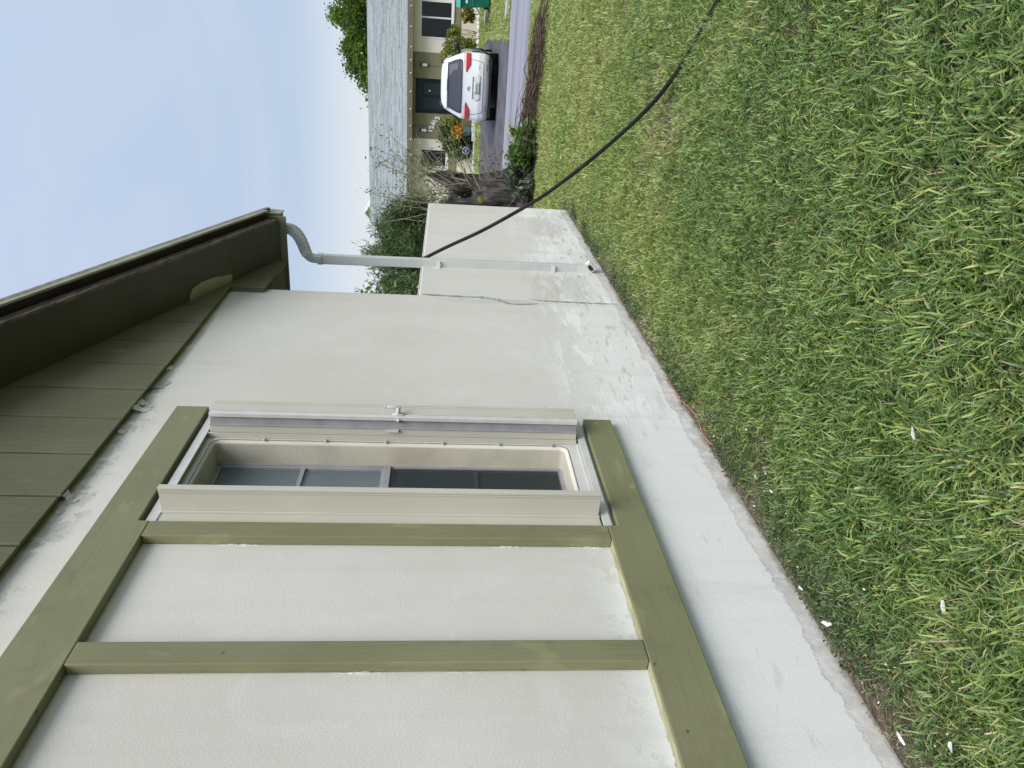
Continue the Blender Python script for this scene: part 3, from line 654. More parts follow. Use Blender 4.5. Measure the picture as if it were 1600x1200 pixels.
# low garden wall continuing the house wall, its cap edge and the mortar-filled crack between
gw = thing('garden_wall', 'low cream stucco garden wall running on from the house corner behind the downspout', 'wall', (-1.9, 5.18, 0))
MB().box((-2.02, 5.1725, -0.15), (-1.80, 8.18, 1.488)).build('wall_body', WALL, gw, bevel=0.012, seg=3)
MB().box((-2.018, 5.176, 1.4885), (-1.806, 8.172, 1.497)).build('wall_cap', CAP, gw, bevel=0.004)
g = MB(); r = random.Random(5)
for pts, wmax in (([(5.193, 1.47), (5.178, 1.245), (5.177, 1.089), (5.159, 0.976), (5.121, 0.905), (5.072, 0.857), (5.057, 0.776), (5.084, 0.645)], 0.046), ([(5.185, 0.69), (5.158, 0.621), (5.15, 0.516), (5.143, 0.305), (5.14, 0.147), (5.143, 0.045)], 0.030)):
    P = smooth_path([Vector((0, a, b_)) for a, b_ in pts], 8); n_ = len(P); vs = []
    for i, p_ in enumerate(P):
        w_ = wmax * (0.35 + 0.65 * math.sin(math.pi * (i + .5) / n_)) * r.uniform(.25, 1.15)
        vs += [(-1.7965, p_.y - w_ * .5, p_.z), (-1.7945, p_.y, p_.z), (-1.7965, p_.y + w_ * .5, p_.z), ]
    g.add(vs, [q for i in range(n_ - 1) for q in ((3 * i, 3 * i + 1, 3 * i + 4, 3 * i + 3), (3 * i + 1, 3 * i + 2, 3 * i + 5, 3 * i + 4))])
g.build('crack_filler', pmat('dark_mortar', (0.24, 0.255, 0.255), (0.42, 0.435, 0.43), 26, 0.9), gw)

# black hose slung over the low wall and lying out into the grass
hp = [Vector(p) for p in [(-2.06, 6.30, 1.30), (-1.99, 6.22, 1.47), (-1.90, 6.13, 1.5135), (-1.80, 6.03, 1.507), (-1.744, 5.978, 1.438), (-1.628, 5.871, 1.286), (-1.458, 5.714, 1.047), (-1.274, 5.545, 0.825), (-1.087, 5.372, 0.622), (-0.879, 5.180, 0.443), (-0.670, 4.988, 0.285), (-0.465, 4.798, 0.150), (-0.332, 4.68, 0.080), (-0.21, 4.54, 0.045), (-0.089, 4.369, 0.031), (0.053, 4.172, 0.029), (0.166, 3.989, 0.038), (0.45, 3.55, 0.03), (1.1, 2.9, 0.02), (2.2, 2.6, 0.02)]]
g = MB(); g.tube(smooth_path(hp, 6), 0.0135, 10)
tag(g.build('hose', RUBBER, smooth=True), 'thin black hose slung over the low wall and trailing into the lawn', 'hose')
# orange wire poking out along the wall foot
wp = [Vector(p) for p in [(-1.797, 3.86, 0.012), (-1.775, 3.78, 0.035), (-1.75, 3.62, 0.045), (-1.745, 3.45, 0.030), (-1.735, 3.30, 0.018), (-1.745, 3.18, 0.03), (-1.742, 3.08, 0.035), (-1.735, 2.97, 0.02)]]
g = MB(); g.tube(smooth_path(wp, 6), 0.0024, 6)
tag(g.build('wire', WIRE, smooth=True), 'short orange wire lying along the foot of the stucco wall', 'wire')

# ------------------------------------------------------------------ grass
def snoise(x, y, f, seed):
    r = np.random.default_rng(seed); out = np.zeros_like(x)
    for k in range(5):
        a = r.uniform(0, 2 * np.pi); ph = r.uniform(0, 6.28); ff = f * r.uniform(0.6, 1.7)
        out += np.sin((x * np.cos(a) + y * np.sin(a)) * ff + ph + 0.8 * np.sin((x * np.sin(a) - y * np.cos(a)) * ff * .7 + ph * 2))
    return out / 5
def grass(name, zones, label):
    Vs, Fs, Rs, As = [], [], [], []; base = 0
    for (x0, x1, y0, y1, dens, ln, wd) in zones:
        n = int((x1 - x0) * (y1 - y0) * dens)
        # half of the blades stand in tufts
        x = RNG.uniform(x0, x1, n); y = RNG.uniform(y0, y1, n)
        nt = max(4, n // 14); tx = RNG.uniform(x0, x1, nt); ty = RNG.uniform(y0, y1, nt); ta = RNG.uniform(0, 6.28, nt); th_t = RNG.uniform(0.2, 1.0, nt)
        k = RNG.integers(0, nt, n); tuft = RNG.random(n) < 0.68
        x = np.where(tuft, tx[k] + RNG.normal(size=n) * wd * 2.2, x); y = np.where(tuft, ty[k] + RNG.normal(size=n) * wd * 2.2, y)
        wallgap = (-1.785 + 0.075 * RNG.random(n) ** 2 * 2 + 0.05 * (0.5 + 0.5 * snoise(x, y, 6, 4)))
        keep = (x > wallgap) | (y > 8.25)
        patch = snoise(x, y, 2.3, 1); dry = snoise(x, y, 3.4, 2) * 0.6 + snoise(x, y, 9, 3) * 0.4 + 0.42 * np.exp(-((x + 0.45) / .45) ** 2 - ((y - 4.5) / .8) ** 2); thin = snoise(x, y, 7.5, 8)
        keep &= RNG.random(n) < np.clip(1.0 - 1.6 * np.clip(thin - 0.25, 0, 1), 0.4, 1)
        x, y, patch, dry, k, tuft = (a[keep] for a in (x, y, patch, dry, k, tuft)); n = len(x)
        near_wall = np.clip((-1.35 - x) / 0.4, 0, 1) * (y < 8.2)
        az = np.where(tuft, ta[k] + RNG.normal(size=n) * 0.5, RNG.uniform(0, 6.28, n))
        az = np.where(RNG.random(n) < 0.35, RNG.normal(size=n) * 0.8 - 0.6, az)
        L = ln * RNG.uniform(0.4, 1.4, n) * (1 + 0.18 * patch) * (1 - 0.45 * near_wall); W = wd * RNG.uniform(0.35, 1.4, n) * (1 - 0.4 * near_wall)
        th0 = np.clip(np.where(tuft, th_t[k] + RNG.normal(size=n) * 0.16, RNG.uniform(0.15, 1.05, n)), 0.05, 1.2); th1 = th0 + RNG.uniform(0.2, 1.05, n); th1 = np.minimum(th1, 1.72)
        z0 = np.interp(y, [9.0, 14.5, 25, 31.5], [0, -0.1, -0.1, 0.22]) + 0.012 * (1 + snoise(x, y, 8.5, 31)) * (y < 14)
        cut = RNG.random(n) < 0.45; tt = RNG.normal(size=nt); tl = RNG.uniform(.75, 1.25, nt)
        dx, dy = np.cos(az), np.sin(az); sx, sy = -dy, dx
        tw = RNG.normal(size=n) * 0.5
        rr = 0.38 + 0.06 * np.clip(y - 1.9, 0, 1.6) + 0.24 * patch + RNG.normal(size=n) * 0.21 + np.where(tuft, tt[k] * 0.13, 0) + 0.12 * snoise(x, y, 1.1, 55) + 0.16 * np.clip(dry, -0.5, 1) - 0.16 * near_wall + 0.075 * np.clip(y - 3.2, 0, 7)
        strawp = (0.085 + 0.85 * np.clip(dry - 0.16, 0, 1)) * np.interp(y, [6, 9], [1, .5]) + 0.10 * near_wall
        straw = RNG.random(n) < strawp; W = np.where(straw, W * 0.55, W); rr = np.where(straw, RNG.uniform(0.82, 1.0, n), np.minimum(rr, 0.8))
        P = [np.stack([x, y, z0 - 0.004], 1)]; th = th0
        for q in range(3):
            tq = th0 + (th1 - th0) * (q / 2.0); st = L / 3 * (np.where(cut, 0.16, 1.0) if q == 2 else 1.0)
            P.append(P[-1] + np.stack([dx * np.sin(tq) * st, dy * np.sin(tq) * st, np.cos(tq) * st], 1))
            P[-1][:, 2] = np.maximum(P[-1][:, 2], z0 + 0.004)
        S = np.stack([sx * np.cos(tw), sy * np.cos(tw), np.sin(tw)], 1)
        ws = [0.75, 1.0, 0.85]
        V = []
        for q in range(3): V += [P[q] - S * (W * ws[q] * .5)[:, None], P[q] + S * (W * ws[q] * .5)[:, None]]
        V.append(P[3]); V = np.stack(V, 1).reshape(-1, 3)
        i = base + np.arange(n)[:, None] * 7
        Fs.append(np.concatenate([i + np.array([t_]) for t_ in ((0, 1, 3), (0, 3, 2), (2, 3, 5), (2, 5, 4), (4, 5, 6))])); base += 7 * n
        Vs.append(V); Rs.append(np.repeat(np.clip(rr, 0, 1), 7)); As.append(np.tile([0, 0, .35, .35, .7, .7, 1], n))
    o = np_mesh(name, np.concatenate(Vs), np.concatenate(Fs), GRASS, {'rnd': np.concatenate(Rs), 'along': np.concatenate(As)})
    return tag(o, label, 'grass', kind='stuff')
grass('grass', [(-1.79, 0.7, 0.75, 2.4, 25000, .066, .0055), (-1.79, 0.8, 2.4, 4.2, 23000, .054, .0049), (-1.79, 1.0, 4.2, 6.8, 14000, .054, .0056), (-1.79, 1.4, 6.8, 10.2, 7500, .058, .0075), (-3.5, 1.8, 10.2, 14.66, 4200, .062, .0095),
                (-3.4, -1.79, 8.3, 10.2, 3000, .068, .0095), (0.7, 2.2, 0.4, 4.2, 2600, .078, .010), (-2.6, 3.0, 19.75, 31.0, 420, .09, .030) if False else (-0.36, 2.4, 19.72, 31.2, 900, .085, .026), (-5.2, -0.36, 28.85, 30.9, 900, .085, .026)],
      'green lawn grass with straw coloured patches beside the stucco wall')
def thatch(name, n, x0, x1, y0, y1, label):
    x = RNG.uniform(x0, x1, n); y = RNG.uniform(y0, y1, n) ** 1.0; az = RNG.uniform(0, 6.28, n); L = RNG.uniform(.012, .045, n); W = RNG.uniform(.0012, .0035, n)
    x = np.maximum(x, -1.792); d = np.stack([np.cos(az), np.sin(az), RNG.normal(size=n) * .25], 1); sd = np.stack([-np.sin(az), np.cos(az), RNG.normal(size=n) * .4], 1); c = np.stack([x, y, RNG.uniform(.003, .018, n)], 1)
    V = np.stack([c - d * L[:, None] / 2 - sd * W[:, None] / 2, c - d * L[:, None] / 2 + sd * W[:, None] / 2, c + d * L[:, None] / 2], 1).reshape(-1, 3); V[:, 2] = np.maximum(V[:, 2], .002)
    m_ = leaf_mat('thatch_straw', [(0, (.05, .038, .025)), (.45, (.15, .12, .075)), (.8, (.30, .26, .16)), (1, (.42, .38, .25))], .1, .8)
    return tag(np_mesh(name, V, np.arange(3 * n).reshape(-1, 3), m_, {'rnd': np.repeat(RNG.uniform(0, 1, n), 3), 'along': np.zeros(3 * n)}), label, 'dead grass', kind='stuff')
thatch('dead_grass', 130000, -1.79, .6, .7, 7.0, 'brown dead grass and clippings on the soil between the lawn blades')
# small-leaved weeds along the wall foot and tiny white flecks among them
n = 9000; y = RNG.uniform(0.9, 8.1, n) ; x = -1.752 + np.abs(RNG.normal(size=n)) * 0.12; sel = snoise(x, y, 5, 21) > -0.25; x, y = x[sel], y[sel]; n = len(x)
tag(leaves('weed_leaves', np.stack([x, y, RNG.uniform(0.006, 0.05, n)], 1), 0.011, WEED, long=1.5, up=0.6), 'dark small leaved weeds creeping along the wall foot', 'weeds', kind='stuff')
n = 260; y = RNG.uniform(1.2, 7.5, n); x = -1.76 + np.abs(RNG.normal(size=n)) * 0.22
tag(leaves('paint_flecks', np.stack([x, y, RNG.uniform(0.02, 0.055, n)], 1), 0.006, CHIP, long=1.3), 'tiny white paint flecks scattered in the grass near the wall', 'paint flecks', kind='stuff')
for i, (x, y, s_, a, lab) in enumerate([(-0.92, 1.68, .024, .4, 'white paint chip lying alone in the open lawn far from the wall'), (-1.24, 1.37, .030, .3, 'long narrow white paint chip among coarse grass blades'), (-1.69, 1.79, .030, 2.2, 'largest white paint chip, cleft down its middle, on bare soil by the wall'),
        (-1.70, 1.97, .018, 1.6, 'small white paint chip on dead roots by the wall, next up from the cleft one'), (-1.67, 1.34, .026, 1.2, 'white paint chip by the wall foot nearest the viewer'), (-1.52, 1.19, .020, .2, 'white paint chip on grass at the very edge nearest the viewer'),
        (-1.54, 2.33, .013, 1.5, 'tiny round white paint chip on grass below the shutter'), (-1.57, 2.48, .013, .7, 'tiny pointed white paint chip on grass below the shutter'), (-1.31, 8.6, .034, .9, 'white scrap on the lawn near the end of the low wall')]):
    s_ *= .72; g = MB(); r = random.Random(i); n_ = 7; up_ = 0.052 if i != 2 else 0.045
    ring = [(s_ * (1 + .25 * r.uniform(-1, 1)) * math.cos(2 * math.pi * k / n_), s_ * .42 * (1 + .35 * r.uniform(-1, 1)) * math.sin(2 * math.pi * k / n_)) for k in range(n_)]
    P = [Vector((x + u * math.cos(a) - v * math.sin(a), y + u * math.sin(a) + v * math.cos(a), up_ + 0.25 * u + 3 * v * v / max(s_, .01) * .3)) for u, v in ring]
    g.prism(P, (0, 0, 0.0016))
    tag(g.build('paint_chip', CHIP), lab, 'paint chip', 'white paint chips in the grass')

# ------------------------------------------------------------------ stump, brush pile, logs
st = thing('tree_stump', 'gnarled grey brown tree stump with thin leafy shoots behind the low wall end', 'stump', (-2.58, 12.0, -0.05))
nz, na = 30, 64; vs = []
for j in range(nz + 1):
    f = j / nz; z = -0.12 + 1.38 * f
    for k in range(na):
        a = 2 * math.pi * k / na
        rad = 0.40 + 0.20 * math.exp(-6 * f) + 0.055 * math.sin(5 * a + 2.2 * f) + 0.05 * math.sin(11 * a - 3.5 * f + 1 + .8 * math.sin(9 * f)) + 0.03 * math.sin(19 * a + 5 * f + 1.3 * math.sin(14 * f)) + 0.04 * math.sin(7 * f + 2 * a) + random.uniform(-.014, .014)
        rad *= 1 - 0.16 * f
        top = 1.0 + 0.17 * math.sin(3 * a + 1) * f ** 4 + 0.10 * math.sin(9 * a) * f ** 5 + (random.uniform(-.10, .14) if j == nz else 0)
        vs.append((-2.58 + rad * math.cos(a) * 1.05, 12.0 + rad * math.sin(a) * .9, z * top))
fs = [(j * na + k, j * na + (k + 1) % na, (j + 1) * na + (k + 1) % na, (j + 1) * na + k) for j in range(nz) for k in range(na)]
ci = len(vs); vs.append((-2.58, 12.0, 0.92)); fs += [(nz * na + k, nz * na + (k + 1) % na, ci) for k in range(na)]
g = MB(); g.add(vs, fs); g.build('trunk', BARK, st, smooth=True)
# surface roots and a snapped limb
for a, l_ in ((-0.5, .55), (-1.5, .6), (0.3, .5), (-2.3, .55)):
    g = MB(); p0 = Vector((-2.58 + .42 * math.cos(a), 12 + .4 * math.sin(a), .12)); dv = Vector((math.cos(a), math.sin(a), 0))
    g.tube([p0, p0 + dv * l_ * .5 + Vector((0, 0, -.08)), p0 + dv * l_ + Vector((0, 0, -.2))], [.13, .09, .04], 9); g.build('root', BARK, st, smooth=True)
g = MB()
g.tube([(-2.42, 11.75, 1.0), (-2.33, 11.68, 1.16), (-2.31, 11.7, 1.3)], [.10, .07, .02], 9); g.tube([(-2.7, 11.8, 1.05), (-2.75, 11.7, 1.3)], [.11, .03], 9)
g.build('broken_limb', BARK, st, smooth=True)
# shoots: thin pale stems with small leaves
g = MB(); pts = []; r = random.Random(9)
for k in range(52):
    a = r.uniform(-0.6, 3.6); b0 = Vector((-2.55 + r.uniform(-.3, .35), 12.0 + r.uniform(-.3, .3), r.uniform(.85, 1.2)))
    top = b0 + Vector((r.uniform(-.35, 1.0), r.uniform(-.4, .4), r.uniform(.35, 1.45))); mid = b0.lerp(top, .5) + Vector((r.uniform(-.1, .1), 0, r.uniform(0, .2)))
    P = smooth_path([b0, mid, top], 5); g.tube(P, [.0065 * (1 - i / len(P) * .75) for i in range(len(P))], 4)
    for _ in range(r.randint(8, 34)):
        t_ = r.uniform(.45, 1.05); p_ = b0.lerp(top, t_) + Vector((r.gauss(0, .06), r.gauss(0, .06), r.gauss(0, .06))); pts.append(p_[:])
    if r.random() < .8:
        s2 = P[6]; e2 = s2 + Vector((r.uniform(-.3, .5), r.uniform(-.2, .2), r.uniform(0, .5))); g.tube([s2, e2], [.004, .002], 4)
for k in range(22):   # low side shoots leaning over the road side
    b0 = Vector((-2.35 + r.uniform(-.1, .2), 11.9 + r.uniform(-.3, .3), r.uniform(.2, .9))); e2 = b0 + Vector((r.uniform(.15, .75), r.uniform(-.2, .3), r.uniform(-.05, .6)))
    g.tube([b0, b0.lerp(e2, .5) + Vector((0, 0, .06)), e2], [.006, .004, .002], 4)
    for _ in range(7): pts.append((b0.lerp(e2, r.uniform(.4, 1.05)) + Vector((r.gauss(0, .05), r.gauss(0, .05), r.gauss(0, .05))))[:])
g.build('shoots', TWIGPALE, st)
leaves('shoot_leaves', np.array(pts), 0.022, WISPLEAF, st, 2.6, 0.1)
leaves('bright_leaf', np.array([(-2.40, 11.5, .76), (-2.36, 11.5, .72), (-2.44, 11.5, .79), (-2.38, 11.5, .70)]), 0.085, YELLOWLEAF, st, 1.5, rnd=np.array([.75, .6, .9, .7]))

bp = thing('brush_pile', 'low pile of brown cut branches lying along the near road edge', 'brush pile', (-1.0, 12.1, -0.05))
g = MB(); r = random.Random(21)
for k in range(260):
    t_ = r.random() ** .8; xs_ = -1.75 + 1.2 * t_ + r.gauss(0, .05); hgt = .30 * (1 - t_ * .75)
    b0 = Vector((xs_, 12.15 + r.gauss(0, .30), gz(12) + r.uniform(.01, max(.04, hgt)))); ln = r.uniform(.3, 1.1) * (0.8 + t_ * .4)
    an = r.gauss(0.0, .55); dv = Vector((math.cos(an), math.sin(an) * .9 - .25, r.uniform(-.20, .05)))
    e = b0 + dv * ln; e.z = max(e.z, gz(e.y) + .03); m_ = b0.lerp(e, .5) + Vector((r.gauss(0, .04), r.gauss(0, .10), r.uniform(-.02, .11)))
    rr = r.choice([.004, .005, .007, .010, .014]); g.tube([b0, m_, e], [rr, rr * .8, rr * .35], 5)
tag(g.build('branches', TWIG, bp), kind='stuff')
gc = thing('leafy_cuttings', 'heap of green leafy cuttings beside the brown branches at the stump foot', 'cuttings', (-1.95, 11.8, -0.04))
pts, rn = clump_points((-1.72, 11.75, 0.10), (.34, .35, .20), 26, 2600, .055, .3); pts[:, 2] = np.maximum(pts[:, 2], -.05)
leaves('fresh_leaves', pts, 0.045, CUTLEAF, gc, 2.4, 0.3, rnd=rn + .15)
pts, rn = clump_points((-2.10, 11.75, 0.10), (.42, .4, .27), 26, 2600, .06, .3); pts[:, 2] = np.maximum(pts[:, 2], -.05)
leaves('wilted_leaves', pts, 0.04, leaf_mat('wilted_leaf', [(0, (.028, .05, .03)), (.6, (.07, .10, .07)), (1, (.16, .18, .14))], .2), gc, 2.6, 0.2, rnd=rn)
g = MB(); r = random.Random(4)
for k in range(46):
    b0 = Vector((r.uniform(-2.4, -1.5), 11.75 + r.gauss(0, .25), r.uniform(0, .28))); e = b0 + Vector((r.uniform(-.3, .4), r.uniform(-.3, .1), r.uniform(-.1, .22))); g.tube([b0, e], [.006, .002], 4)
tag(g.build('stems', TWIGPALE, gc), kind='stuff')
for a, b_, r_, lab in (((-1.42, 12.1, .40), (-1.64, 12.08, .27), .040, 'pale split log on top of the cuttings, the one nearer the brown branches'), ((-1.72, 12.1, .36), (-1.93, 12.06, .27), .033, 'pale split log on the cuttings, the one nearer the stump'), ((-1.46, 11.72, .20), (-1.54, 11.98, .16), .055, 'short log stub showing a pinkish sawn end in the brush pile')):
    a, b_ = Vector(a), Vector(b_); g = MB(); g.tube([a, a.lerp(b_, .5), b_], [r_, r_ * 1.05, r_ * .9], 12)
    tag(g.build('cut_log', CUTWOOD if r_ < .05 else pmat('sawn_end', (.50, .36, .26), (.42, .29, .2), 12, .8), bevel=.004), lab, 'log', 'cut logs at the road edge')

# ------------------------------------------------------------------ shrubs behind the low wall
def shrub(name, label, loc, stems, crown, mat, cat='shrub', leaf=.05, long=1.8, up=.2, spread=.12, shell=.4, droop=None, stem_mat=TWIG, crown_name='foliage'):
    t_ = thing(name, label, cat, loc); r = random.Random(len(label)); g = MB()
    for k in range(stems):
        b0 = Vector(loc) + Vector((r.uniform(-.12, .12), r.uniform(-.12, .12), -.03)); cc = Vector(crown[0][0])
        e = cc + Vector((r.uniform(-.7, .7) * crown[0][1][0], r.uniform(-.7, .7) * crown[0][1][1], r.uniform(-.2, .7) * crown[0][1][2]))
        m_ = b0.lerp(e, .45) + Vector((r.gauss(0, .05), r.gauss(0, .05), .06)); rr = .035 * max(.25, crown[0][1][2])
        g.tube(smooth_path([b0, m_, e], 4), [rr * (1 - .8 * i / 8) for i in range(9)], 6)
    g.build('stem', stem_mat, t_, smooth=True)
    P, R = [], []
    for c, rad, nc, nl in crown:
        p_, rn = clump_points(c, rad, nc, nl, spread, shell); P.append(p_); R.append(rn)
    o = leaves(crown_name, np.concatenate(P), leaf, mat, t_, long, up, rnd=np.concatenate(R), droop=droop)
    o['kind'] = 'stuff'
    return t_
shrub('needle_shrub', 'dark green feathery needle leaved shrub rising behind the low wall', (-3.35, 12.6, -.06), 9, [((-3.45, 12.6, 1.65), (.60, .6, 1.12), 60, 24000), ((-4.1, 12.8, 1.5), (.55, .5, 1.0), 34, 12000), ((-3.0, 12.5, 1.80), (.28, .35, .65), 16, 4500)], NEEDLE, leaf=.013, long=10.0, spread=.10, droop=np.array([.1, 0, .35]))
shrub('dark_shrub', 'dark green rounded shrub between the downspout and the house corner', (-4.15, 10.8, -.03), 6, [((-4.40, 10.8, 1.50), (1.0, .7, 1.18), 70, 22000)], NEEDLE, leaf=.022, long=4.5, spread=.13, up=.5)
shrub('yellow_shrub', 'yellow green bush low between the dark shrub and the house corner', (-3.75, 10.2, -.03), 4, [((-3.85, 10.2, 1.45), (.35, .35, .42), 14, 900), ((-3.9, 10.4, 2.3), (.25, .3, .28), 8, 420)], YELLOWLEAF, leaf=.05, spread=.10)

# ------------------------------------------------------------------ the house across the road
fh = thing('far_house', 'low cream and olive house with grey shingle roof across the road', 'house', (-2.9, 32.5, .2))
YF = 32.5; zb0 = 0.15; ZT_ = 2.78
for rects in (((-9, -5.67, zb0, ZT_), (-5.67, -4.91, zb0, 1.29), (-5.67, -4.91, 2.41, ZT_), (-4.91, -4.53, zb0, ZT_), (-9, -8.8, zb0, ZT_)), ((-1.27, -.77, zb0, ZT_), (-.77, .57, zb0, 1.21), (-.77, .57, 2.47, ZT_), (.57, 6.8, zb0, ZT_), (6.8, 7, zb0, ZT_))):
    g = MB()
    for x0, x1, z0, z1 in rects: g.box((x0, YF if x1 - x0 > .21 else YF + .2, z0), (x1, YF + .2 if x1 - x0 > .21 else 43, z1))
    g.build('wall', FARWALL, fh)
g = MB()
for k, (x0, x1) in enumerate(((-4.53, -4.04), (-4.03, -3.55), (-2.23, -1.78), (-1.77, -1.27))): g.box((x0, YF - .02 + .006 * (k % 2), zb0), (x1, YF + .2, ZT_))
g.box((-3.55, YF - .012, 2.62), (-2.23, YF + .2, ZT_)); g.build('olive_panel', FAROLIVE, fh, bevel=.006, seg=1)
g = MB(); g.box((-9, YF - .03, .91), (-4.54, YF - .001, 1.18)); g.box((-1.26, YF - .03, .91), (7, YF - .001, 1.18)); g.build('trim_band', FAROLIVE, fh, bevel=.006)
g = MB(); g.box((-3.55, YF + .2005, zb0), (-2.23, YF + .26, 2.62)); dr = g.build('door', TEAL, fh)
g = MB(); g.box((-3.40, YF + .175, .35), (-2.95, YF + .2, 2.3)); g.box((-2.86, YF + .175, .35), (-2.40, YF + .2, 2.3)); g.build('door_panel', pmat('teal_panel', (.028, .044, .046), (.024, .038, .040), 2, .4), dr, bevel=.012)
g = MB(); g.box((-2.72, YF + .16, 2.02), (-2.67, YF + .1995, 2.10)); g.build('door_plate', LAMPW, dr)
def far_window(x0, x1, z0, z1, mull):
    g = MB(); fw = .06
    for a, b_ in (((x0, z0), (x1, z0 + fw)), ((x0, z1 - fw), (x1, z1)), ((x0, z0 + fw), (x0 + fw, z1 - fw)), ((x1 - fw, z0 + fw), (x1, z1 - fw))): g.box((a[0], YF - .02, a[1]), (b_[0], YF + .06, b_[1]))
    if mull is not None: g.box((mull - .03, YF - .015, z0 + fw), (mull + .03, YF + .05, z1 - fw))
    wi = g.build('window', FARTRIM, fh, bevel=.006)
    cuts = [x0 + fw] + ([mull - .03, mull + .03] if mull is not None else []) + [x1 - fw]
    for i in range(0, len(cuts), 2):
        g = MB(); g.box((cuts[i], YF + .03, z0 + fw), (cuts[i + 1], YF + .04, z1 - fw)); g.build('pane', DARKGLASS, wi)
        g = MB(); g.box((cuts[i], YF + .06, z0 + fw), (cuts[i + 1], YF + .07, z1 - fw)); g.build('inside', BLACKHOLE, wi)
    g = MB(); g.box((x0 - .05, YF - .07, z0 - .05), (x1 + .05, YF - .0305, z0)); g.build('sill', FARTRIM, wi, bevel=.006)
far_window(-.77, .57, 1.21, 2.47, -.03); far_window(-5.67, -4.91, 1.29, 2.41, None)
g = MB(); g.box((-8.8, YF - .01, .9), (-7.95, YF - .001, 2.3)); g.build('side_window', DARKGLASS, fh)
# roof: sheathing with raised shingle courses (joined), fascia, soffit
g = MB()
g.prism([(-9.4, 32.02, 2.90), (-9.4, 38.0, 5.02), (-9.4, 44.3, 2.88), (-9.4, 44.3, 2.80), (-9.4, 38.0, 4.90), (-9.4, 32.02, 2.82)], (17, 0, 0)); rf = g.build('roof', FARROOF, fh)
g = MB(); nc = 30
for k in range(nc):
    y0 = 31.98 + 6.02 * k / nc; y1 = y0 + 6.02 / nc; z0 = 2.905 + 2.12 * k / nc; z1 = z0 + 2.12 / nc; x = -9.42
    r = random.Random(k); cuts = [x]
    while x < 7.6: x = min(7.62, x + r.uniform(.5, 1.1)); cuts.append(x)
    for a, b_ in zip(cuts, cuts[1:]):
        t_ = r.uniform(.012, .045); g.add([(a, y0, z0 + t_), (b_ - .012, y0, z0 + t_), (b_ - .012, y1, z1 + .006), (a, y1, z1 + .006), (a, y0, z0), (b_ - .012, y0, z0)], [(0, 1, 2, 3), (4, 5, 1, 0)])
tag(g.build('shingle_courses', FARROOF, rf), kind='stuff')
g = MB(); g.box((-9.4, 31.99, 2.72), (7.6, 32.035, 2.90)); g.build('fascia', FASCIA, fh); g = MB(); g.box((-9.35, 32.035, 2.75), (7.5, YF, 2.765)); g.build('soffit', FAROLIVE, fh)
for x in (-1.73, -4.195):
    g = MB(); g.box((x - .07, YF - .10, 2.13), (x + .07, YF - .022, 2.16)); g.box((x - .07, YF - .10, 2.38), (x + .07, YF - .022, 2.43)); g.box((x - .05, YF - .04, 2.16), (x + .05, YF - .022, 2.38)); wl = g.build('wall_lamp', CARDARK, fh, bevel=.004)
    g = MB(); g.box((x - .052, YF - .095, 2.16), (x + .052, YF - .042, 2.36)); g.build('lamp_shade', LAMPW, wl, bevel=.006)
dg = bpy.context.evaluated_depsgraph_get()
for ch, x, z in (('1', -4.21, 2.0), ('2', -4.07, 1.94), ('4', -3.93, 1.87), ('1', -3.82, 1.80), ('3', -3.70, 1.71)):
    cu = bpy.data.curves.new('digit', 'FONT'); cu.body = ch; cu.size = .27; cu.extrude = .012; cu.offset = .012; cu.align_x = 'CENTER'; cu.align_y = 'CENTER'
    tmp = bpy.data.objects.new('digit_src', cu); me = bpy.data.meshes.new_from_object(tmp); bpy.data.objects.remove(tmp)
    me.name = 'house_number'; me.materials.clear(); me.materials.append(FARTRIM)
    me.transform(Matrix.Rotation(math.radians(90), 4, 'X')); o = bpy.data.objects.new('house_number', me); COL.objects.link(o); o.parent = fh
    o.location = Vector((x, YF - .036, z)) - fh.location
# string of small bulbs along the fascia
sl = thing('string_light', 'string of small white bulbs along the brown fascia of the far house', 'string lights', (-2.5, 31.96, 2.81))
g = MB(); g.tube([(-9.2 + .28 * k, 31.972, 2.815 - (.012 if k % 2 else 0)) for k in range(60)], .004, 4); g.build('cord', CARDARK, sl)
xb = .32; r = random.Random(2); bulb = None
while xb > -7.4:
    if bulb is None:
        g = MB(); g.lathe((xb, 31.968, 2.775), [(.006, .03), (.022, .02), (.028, 0), (.018, -.022), (.002, -.03)][::-1], 8); bulb = g.build('bulb', LAMPW, sl); x00 = xb
    else:
        o = bulb.copy(); COL.objects.link(o); o.parent = sl; o.location = (xb - x00, 0, 0)
    xb -= r.uniform(.45, .72)

# ------------------------------------------------------------------ planting and small things in front of the far house
for k, (x, y, z0, z1, wx) in enumerate(((-3.46, 31.1, .14, .36, .17), (-3.82, 31.12, .13, .36, .165), (-4.16, 31.1, .13, .34, .165))):
    g = MB(); g.box((x - wx, y - .1, z0), (x + wx, y + .1, z1))
    tag(g.build('edging_block', BLOCK, bevel=.015), 'white painted edging block, %s' % ('half hidden behind the white car', 'middle of the three below the blue pot', 'nearest the blue sign of the three blocks')[k], 'block', 'white edging blocks by the blue pot')
g = MB(); g.box((-9, 31.15, .0), (-4.36, 31.27, .27)); tag(g.build('bed_kerb', BLOCK, bevel=.01), 'pale kerb edging the planted bed under the left window', 'kerb')
ke = thing('stone_edging', 'row of rough pale stones edging the bed under the wide window', 'edging', (-.5, 31.3, .2)); r = random.Random(31)
x = 1.8
while x > -1.9:
    w_ = r.uniform(.10, .2); g = MB(); g.lathe((x, 31.3 + r.uniform(-.03, .03), .17), [(.05, 0), (w_ * .6, .02), (w_ * .62, .09), (w_ * .35, .14 + r.uniform(-.02, .02)), (.01, .15)], 7); g.build('stone', BLOCK, ke); x -= w_ * 1.25
